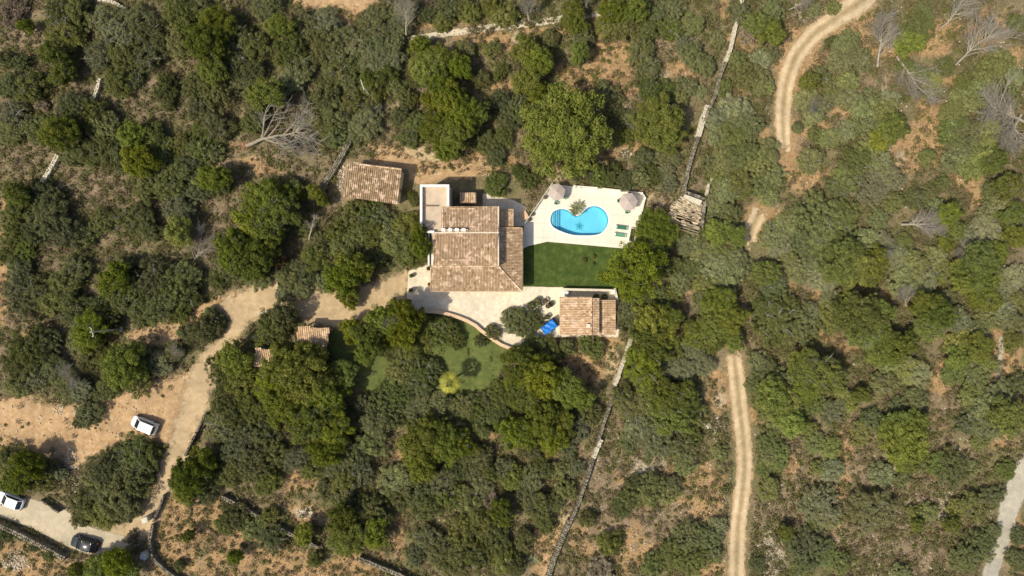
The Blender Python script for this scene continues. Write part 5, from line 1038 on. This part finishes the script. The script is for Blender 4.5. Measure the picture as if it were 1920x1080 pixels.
ball_shrub(1027.5, 573.5, 5, 'B', 'pinkish-brown ball shrub nearest the outbuilding', 1.5)
ball_shrub(1008, 563, 6, 'G', 'grey ball shrub at the top of the topiary group', 1.1); ball_shrub(1022, 564, 5, 'B', 'brown ball shrub above the pinkish one', 1.1)
ball_shrub(1033, 570, 5.5, 'G', 'grey rounded shrub at the patio side of the outbuilding', .9); ball_shrub(1026, 594, 5, 'G', 'grey-green rounded shrub just above the blue tarpaulin', 1.1)
ball_shrub(1005, 586, 6, 'D', 'small green rounded shrub below the topiary balls', 1.1)
ball_shrub(1071, 622, 4.5, 'B', 'pale round shrub below the outbuilding corner', 1.0) if False else None
ball_shrub(1069, 642, 5, 'G', 'pale round shrub below the outbuilding', 1.0)
for px, py, lb in ((803.5, 503.5, 'potted dark shrub tucked at the corner of the house wall'), (771, 517, 'potted dark shrub under the trees on the patio edge'), (770, 544, 'potted dark shrub alone on the patio edge'), (768, 565, 'potted dark shrub closest to the curved garden wall'), (805, 533, 'tiny potted plant against the house wall')):
    ball_shrub(px, py, 3.6 if px != 805 else 2, 'D', lb, 1.0, 'potted_shrub', True, 'potted shrubs on the patio')
for px, py, lb in ((1022, 370, 'small dark shrub in the deck railing corner, upper one'), (998, 402, 'small shrub leaning on the deck railing, middle one'), (992, 412, 'tiny shrub on the deck railing, lowest one')):
    ball_shrub(px, py, 3.4, 'B', lb, .8, 'railing_shrub')
for px, py, r_, lb in ((1096, 488, 5, 'round bush on the main lawn, lower left of the three'), (1113, 481, 4.5, 'round bush on the main lawn, topmost of the three'), (1112, 495, 3.5, 'smallest round bush on the main lawn')):
    ball_shrub(px, py, r_, 'O', lb, .55, 'lawn_shrub')

# ------------------------------------------------------------------ parasols, tables, chairs, loungers
def chair(px, py, rz, label, m='lightgreen', group='chairs under the parasols'):
    x, y = W(px, py, .6); r = thing('garden_chair', label, 'chair', (x, y, DZ), rz, group)
    b = MB(); b.box((0, 0, .44), (.52, .5, .07)); b.build('seat', M[m], r); b = MB(); b.box((-.27, 0, .72), (.06, .5, .5)); b.build('backrest', M[m], r)
    for sx in (-1, 1):
        b = MB(); b.box((0, .27 * sx, .64), (.5, .05, .04)); b.build('armrest', M['white'], r)
        for sy in (-1, 1): b = MB(); b.box((.22 * sx, .22 * sy, .2), (.04, .04, .4)); b.build('leg', M['white'], r)
def parasol(px, py, rpx, rot, label):
    x, y = W(px, py, 2.5); r = thing('parasol', label, 'parasol', (x, y, DZ)); Rr = rpx / 12; n = 6 if rot < .5 else 8; V = [(0, 0, 2.75)]; F = []
    for k in range(n):
        a = rot + 2 * math.pi * k / n; V.append((Rr * math.cos(a), Rr * math.sin(a), 2.25))
    for k in range(n): V.append((V[1 + k][0], V[1 + k][1], 2.05))
    F = [(0, 1 + k, 1 + (k + 1) % n) for k in range(n)] + [(1 + k, 1 + n + k, 1 + n + (k + 1) % n, 1 + (k + 1) % n) for k in range(n)]
    b = MB(); b.add(V, F, .5); b.build('canopy', M['canvas'], r); b = MB(); b.tube([(0, 0, 0), (0, 0, 2.85)], .035, 8); b.build('pole', M['wood'], r)
    for k in range(n): b = MB(); b.tube([(0, 0, 2.70), (V[1 + k][0] * .96, V[1 + k][1] * .96, 2.22)], .015, 4); b.build('rib', M['wood'], r)
    b = MB(); b.tube([(0, 0, 0), (0, 0, .09)], .32, 14); b.build('base', M['render'], r)
    tb = thing('garden_table', 'round table under the ' + label.split(',')[0], 'table', (x + .02, y, DZ), 0, 'tables under the parasols'); b = MB(); b.tube([(0, 0, .70), (0, 0, .74)], .5, 20); b.build('tabletop', M['white'], tb)
    for k in range(4): a = k * 1.571 + .8; b = MB(); b.tube([(.34 * math.cos(a), .34 * math.sin(a), .7), (.42 * math.cos(a), .42 * math.sin(a), 0)], .025, 6); b.build('leg', M['white'], tb)
parasol(1044, 360, 16.5, .3, 'beige hexagonal parasol nearest the house, beside the railing')
parasol(1178.5, 378, 17.5, .1, 'beige parasol in the far deck corner, facing the ruined hut')
chair(1042.5, 380, 1.2, 'garden chair at the parasol nearest the house, pool side'); chair(1058, 370, 2.8, 'garden chair at the parasol nearest the house, facing right')
chair(1175, 397, 1.4, 'garden chair at the far corner parasol, pool side'); chair(1160.5, 377, 0, 'garden chair left of the far corner parasol'); chair(1182, 362, -1.5, 'garden chair above the far corner parasol', 'black')
def lounger(px, py, rz, m, label):
    x, y = W(px, py, .4); r = thing('sun_lounger', label, 'sun lounger', (x, y, DZ), rz, 'sun loungers beside the pool'); b = MB(); b.box((0, 0, .28), (1.95, .68, .06)); b.build('frame', M['white'], r)
    b = MB(); b.box((.22, 0, .35), (1.35, .6, .08)); b.build('mattress', M[m], r); b = MB(); b.box((-.66, 0, .41), (.5, .6, .08), M=Matrix.Rotation(.25, 4, 'Y')); b.build('backrest', M[m], r)
    b = MB(); b.box((-.8, 0, .50), (.14, .42, .07)); b.build('pillow', M['white'], r); b = MB(); b.box((.8, 0, .41), (.06, .42, .03)); b.build('strap', M['white'], r)
    for sx in (-1, 1):
        for sy in (-1, 1): b = MB(); b.box((.85 * sx, .28 * sy, .13), (.07, .07, .25)); b.build('leg', M['white'], r)
lounger(1165.5, 426.5, -.12, 'green', 'sun lounger with deep green cushion, upper of the two'); lounger(1163, 440.5, -.12, 'lightgreen', 'sun lounger with faded pale green cushion, lower of the two')
x, y = W(1184.5, 441); r = thing('planter_trough', 'long white framed trough of dark plants beside the sun loungers', 'planter', (x, y, DZ), -.2)
b = MB()
for d in (((-.42, 0, .3), (.08, 2.1, .6)), ((.42, 0, .3), (.08, 2.1, .6)), ((0, 1.01, .3), (.76, .08, .596)), ((0, -1.01, .3), (.76, .08, .596))): b.box(*d)
b.build('box', M['white'], r); b = MB(); b.box((0, 0, .2), (.76, 1.94, .3)); b.build('soil', M['black'], r)
rn_ = np.random.RandomState(9); Cc = np.stack([rn_.uniform(-.28, .28, 60), rn_.uniform(-.9, .9, 60), rn_.uniform(.4, .65, 60)], 1); V, F, T = leaf_cloud(Cc, np.full(60, .12), 14, .05, rn_); link('leaves', np_mesh('leaves', V, F, {'tint': ('FACE', T)}, M['D']), r)
for px_, lb in ((1118, 'dark bush in the narrow yard, nearest its middle'), (1134, 'dark bush in the narrow yard, nearest the big pine')): ball_shrub(px_, 557, 6, 'D', lb, 1.0, 'yard_shrub')
# blue tarpaulin
x, y = W(1030.5, 613, 1.2); r = thing('covered_trailer', 'small trailer under a bright blue tarpaulin beside the outbuilding', 'trailer', (x, y, 0), R(38))
b = MB(); nx_, ny_ = 22, 12; V = []; rz_ = random.Random(8)
for i in range(nx_ + 1):
    for j in range(ny_ + 1):
        u, v = i / nx_ * 2 - 1, j / ny_ * 2 - 1; e_ = max(abs(u), abs(v)); z = .35 + .95 * min(1, (1 - e_) * 6) ** .5 if e_ > .83 else 1.3
        z += .10 * (1 - abs(v)) + .05 * math.sin(u * 9 + v * 3) * (1 - e_ * .5) + rz_.uniform(-.02, .02); V.append((u * 1.25, v * .8, z if e_ < 1 else .3))
b.add(V, [(i * (ny_ + 1) + j, (i + 1) * (ny_ + 1) + j, (i + 1) * (ny_ + 1) + j + 1, i * (ny_ + 1) + j + 1) for i in range(nx_) for j in range(ny_)], .5); b.build('tarpaulin', M['blue'], r)
b = MB(); b.box((1.42, 0, .7), (.3, 1.5, 1.0)); b.build('tailboard', M['black'], r); b = MB(); b.box((0, 0, .35), (2.4, 1.3, .12)); b.tube([(-1.2, 0, .35), (-1.75, 0, .3)], .05, 6); b.build('chassis', M['black'], r)
for s in (-1, 1):
    b = MB(); b.tube([(.1, s * .72, .28), (.1, s * .9, .28)], .28, 16); b.build('wheel', M['tyre'], r)

# ------------------------------------------------------------------ utility poles
def pole(base, top, h, label):
    p = Vector((*W(*base), 0)); r = thing('utility_pole', label, 'utility pole', p); b = MB(); b.tube([(0, 0, 0), (0, 0, h)], [.15, .09], 10); b.build('post', M['palestone'], r)
    b = MB(); b.box((0, 0, h - .4), (.1, 1.5, .1), .3); b.build('crossarm', M['palestone'], r)
    for k in (-1, 0, 1): b = MB(); b.tube([(-.21 * k, .65 * k, h - .33), (-.21 * k, .65 * k, h - .1)], .06, 8); b.build('insulator', M['white'], r)
    b = MB(); b.box((0, 0, .2), (.8, .8, .4)); b.build('footing', M['white'], r)
pole((226, 617), (178, 622), 7.6, 'pale utility pole seen from above beside the orange bank'); pole((697, 183), (687, 155), 7.0, 'slim pale pole among the trees above the shed')

# ------------------------------------------------------------------ cars
def loft(b, secs, closed=True):
    """secs: list of (x, [(y, z) ...]) rings"""
    n = len(secs[0][1]); V = [(x, p[0], p[1]) for x, ring in secs for p in ring]
    F = [(i * n + k, i * n + (k + 1) % n, (i + 1) * n + (k + 1) % n, (i + 1) * n + k) for i in range(len(secs) - 1) for k in range(n)]
    F += [tuple(range(n - 1, -1, -1)), tuple(range((len(secs) - 1) * n, len(secs) * n))]; b.add(V, [f[::-1] for f in F], .5)
def ring(w_, z0, z1, r=.14, crown=.03):
    pts = []
    for cx, cz, a0 in ((w_ - r * .5, z0 + r * .5, -90), (w_ - r, z1 - r, 0), (-(w_ - r), z1 - r, 90), (-(w_ - r * .5), z0 + r * .5, 180)):
        rr = r if cz > z0 + r else r * .5
        for k in range(4): a = R(a0 + 30 * k); pts.append((cx + rr * math.cos(a), cz + rr * math.sin(a) + (crown if cz > z0 + r and k in (2,) else 0)))
    return pts
def car(px, py, rz, paint, label, L=4.2, Wd=1.78, Ht=1.5, hood=.95, cabin=(.42, -1.0), tail=.25, van=False, bars=False):
    """x forward"""
    x, y = W(px, py, .8); r = thing('parked_car', label, 'car', (x, y, .03), rz, 'cars parked on the driveway and lane'); hl = L / 2; w_ = Wd / 2; belt = Ht * .6
    b = MB(); fr = hl - hood
    loft(b, [(hl, ring(w_ * .72, .32, .58, .08)), (hl - .12, ring(w_ * .86, .24, .68, .12)), (hl - .4, ring(w_ * .96, .2, .76)), (fr, ring(w_, .2, belt - .02)), (0, ring(w_, .2, belt)), (-hl + .5, ring(w_, .2, belt + .02)), (-hl + .12, ring(w_ * .95, .24, belt)), (-hl, ring(w_ * .84, .34, belt - .14, .1))])
    b.build('body', M[paint], r, True)
    xw, xr0, xr1, xb = fr + .14, fr - .82, -hl + .55 + tail, -hl + .14   # windscreen foot, roof front, roof rear, rear-window foot
    wr = w_ * .78; wb_ = w_ * .93; zb, zt_ = belt - .04, Ht - .03
    def slab(name, q, m, par=r, t=.0): bb_ = MB(); bb_.add(q, [tuple(range(len(q)))], .5); return bb_.build(name, M[m], par)
    gb_ = MB(); gb_.add([(xw, wb_ * .9, zb), (xw, -wb_ * .9, zb), (xr0, -wr, zt_), (xr0, wr, zt_), (xr1, wr, zt_), (xr1, -wr, zt_), (xb, -wb_ * .9, zb), (xb, wb_ * .9, zb)],
        [(0, 3, 2, 1), (2, 3, 4, 5), (4, 7, 6, 5), (0, 7, 4, 3), (1, 2, 5, 6)], .5); gb_.build('cabin', M[paint], r)
    def lerp(a, b2, f): return tuple(a[i] + (b2[i] - a[i]) * f for i in range(3))
    def pane(name, c, off, k0=.08, k1=.92):
        a0, a1, a2, a3 = (Vector(p) for p in c); q = [a0.lerp(a1, k0).lerp(a3.lerp(a2, k0), .08), a0.lerp(a1, k1).lerp(a3.lerp(a2, k1), .08), a0.lerp(a1, k1).lerp(a3.lerp(a2, k1), .92), a0.lerp(a1, k0).lerp(a3.lerp(a2, k0), .92)]
        slab(name, [p + Vector(off) for p in q], 'glass')
    pane('windscreen', ((xw, -wb_ * .9, zb), (xw, wb_ * .9, zb), (xr0, wr, zt_), (xr0, -wr, zt_)), (.015, 0, .015))
    pane('rear_window', ((xb, wb_ * .9, zb), (xb, -wb_ * .9, zb), (xr1, -wr, zt_), (xr1, wr, zt_)), (-.015, 0, .015))
    for s in (1, -1):
        c = ((xb, s * wb_ * .9, zb), (xw, s * wb_ * .9, zb), (xr0, s * wr, zt_), (xr1, s * wr, zt_)); c = c if s > 0 else (c[1], c[0], c[3], c[2])
        pane('side_window', c, (0, s * .012, .008), .05, .95)
        for sx in (hl - .78, -hl + .75):
            wv = MB(); wv.tube([(sx, s * (w_ - .2), .31), (sx, s * (w_ + .01), .31)], .31, 20); wo_ = wv.build('wheel', M['tyre'], r); rm = MB(); rm.tube([(sx, s * (w_ - .02), .31), (sx, s * (w_ + .018), .31)], .19, 14); rm.build('rim', M['chrome'], wo_)
        m_ = MB(); m_.box((xw - .22, s * (w_ + .06), belt + .02), (.12, .2, .13)); m_.build('wing_mirror', M['black'], r)
        h_ = MB(); h_.box((hl - .2, s * w_ * .7, .64), (.24, .3, .1), M=Matrix.Rotation(-s * .35, 4, 'Z')); h_.build('headlight', M['lamp'], r)
        h_ = MB(); h_.box((-hl + .06, s * w_ * .78, .74), (.12, .22, .2)); h_.build('tail_light', M['redlamp'], r)
    rf = MB(); nr = 8; Vr = []
    for i in range(nr + 1):
        for j in range(nr + 1):
            u, v = i / nr * 2 - 1, j / nr * 2 - 1; Vr.append(((xr0 + xr1) / 2 + u * ((xr0 - xr1) / 2 + .03), v * wr * (1.01 - .02 * u * u), zt_ + .004 + .075 * (1 - u * u) ** .8 * (1 - v * v) ** .8))
    rf.add(Vr, [(i * (nr + 1) + j, (i + 1) * (nr + 1) + j, (i + 1) * (nr + 1) + j + 1, i * (nr + 1) + j + 1) for i in range(nr) for j in range(nr)], .5); rf.build('roof_panel', M[paint], r, True)
    if bars is True:
        for xx in (xr0 - .35, xr1 + .35): q = MB(); q.tube([(xx, -wr * .9, zt_ + .1), (xx, wr * .9, zt_ + .1)], .022, 6); q.build('roof_bar', M['chrome'], r)
    bp = MB(); bp.box((hl - .02, 0, .34), (.1, Wd * .7, .14)); bp.box((-hl + .02, 0, .4), (.1, Wd * .76, .16)); bp.build('bumper', M['black'], r)
car(270, 797, math.pi - R(22), 'carwhite', 'white van-like car parked alone on bare orange soil', 4.2, 1.8, 1.78, .95, tail=-.18, bars=True)
car(18, 939, math.pi - R(21), 'carwhite', 'white car cut off by the side edge, parked on the lane', 4.3, 1.82, 1.45, 1.15, tail=.1)
car(157, 1020.5, math.pi - R(17), 'carblack', 'glossy black car with sun glint on its bonnet, parked on the lane', 4.2, 1.8, 1.45, 1.15, tail=.15)
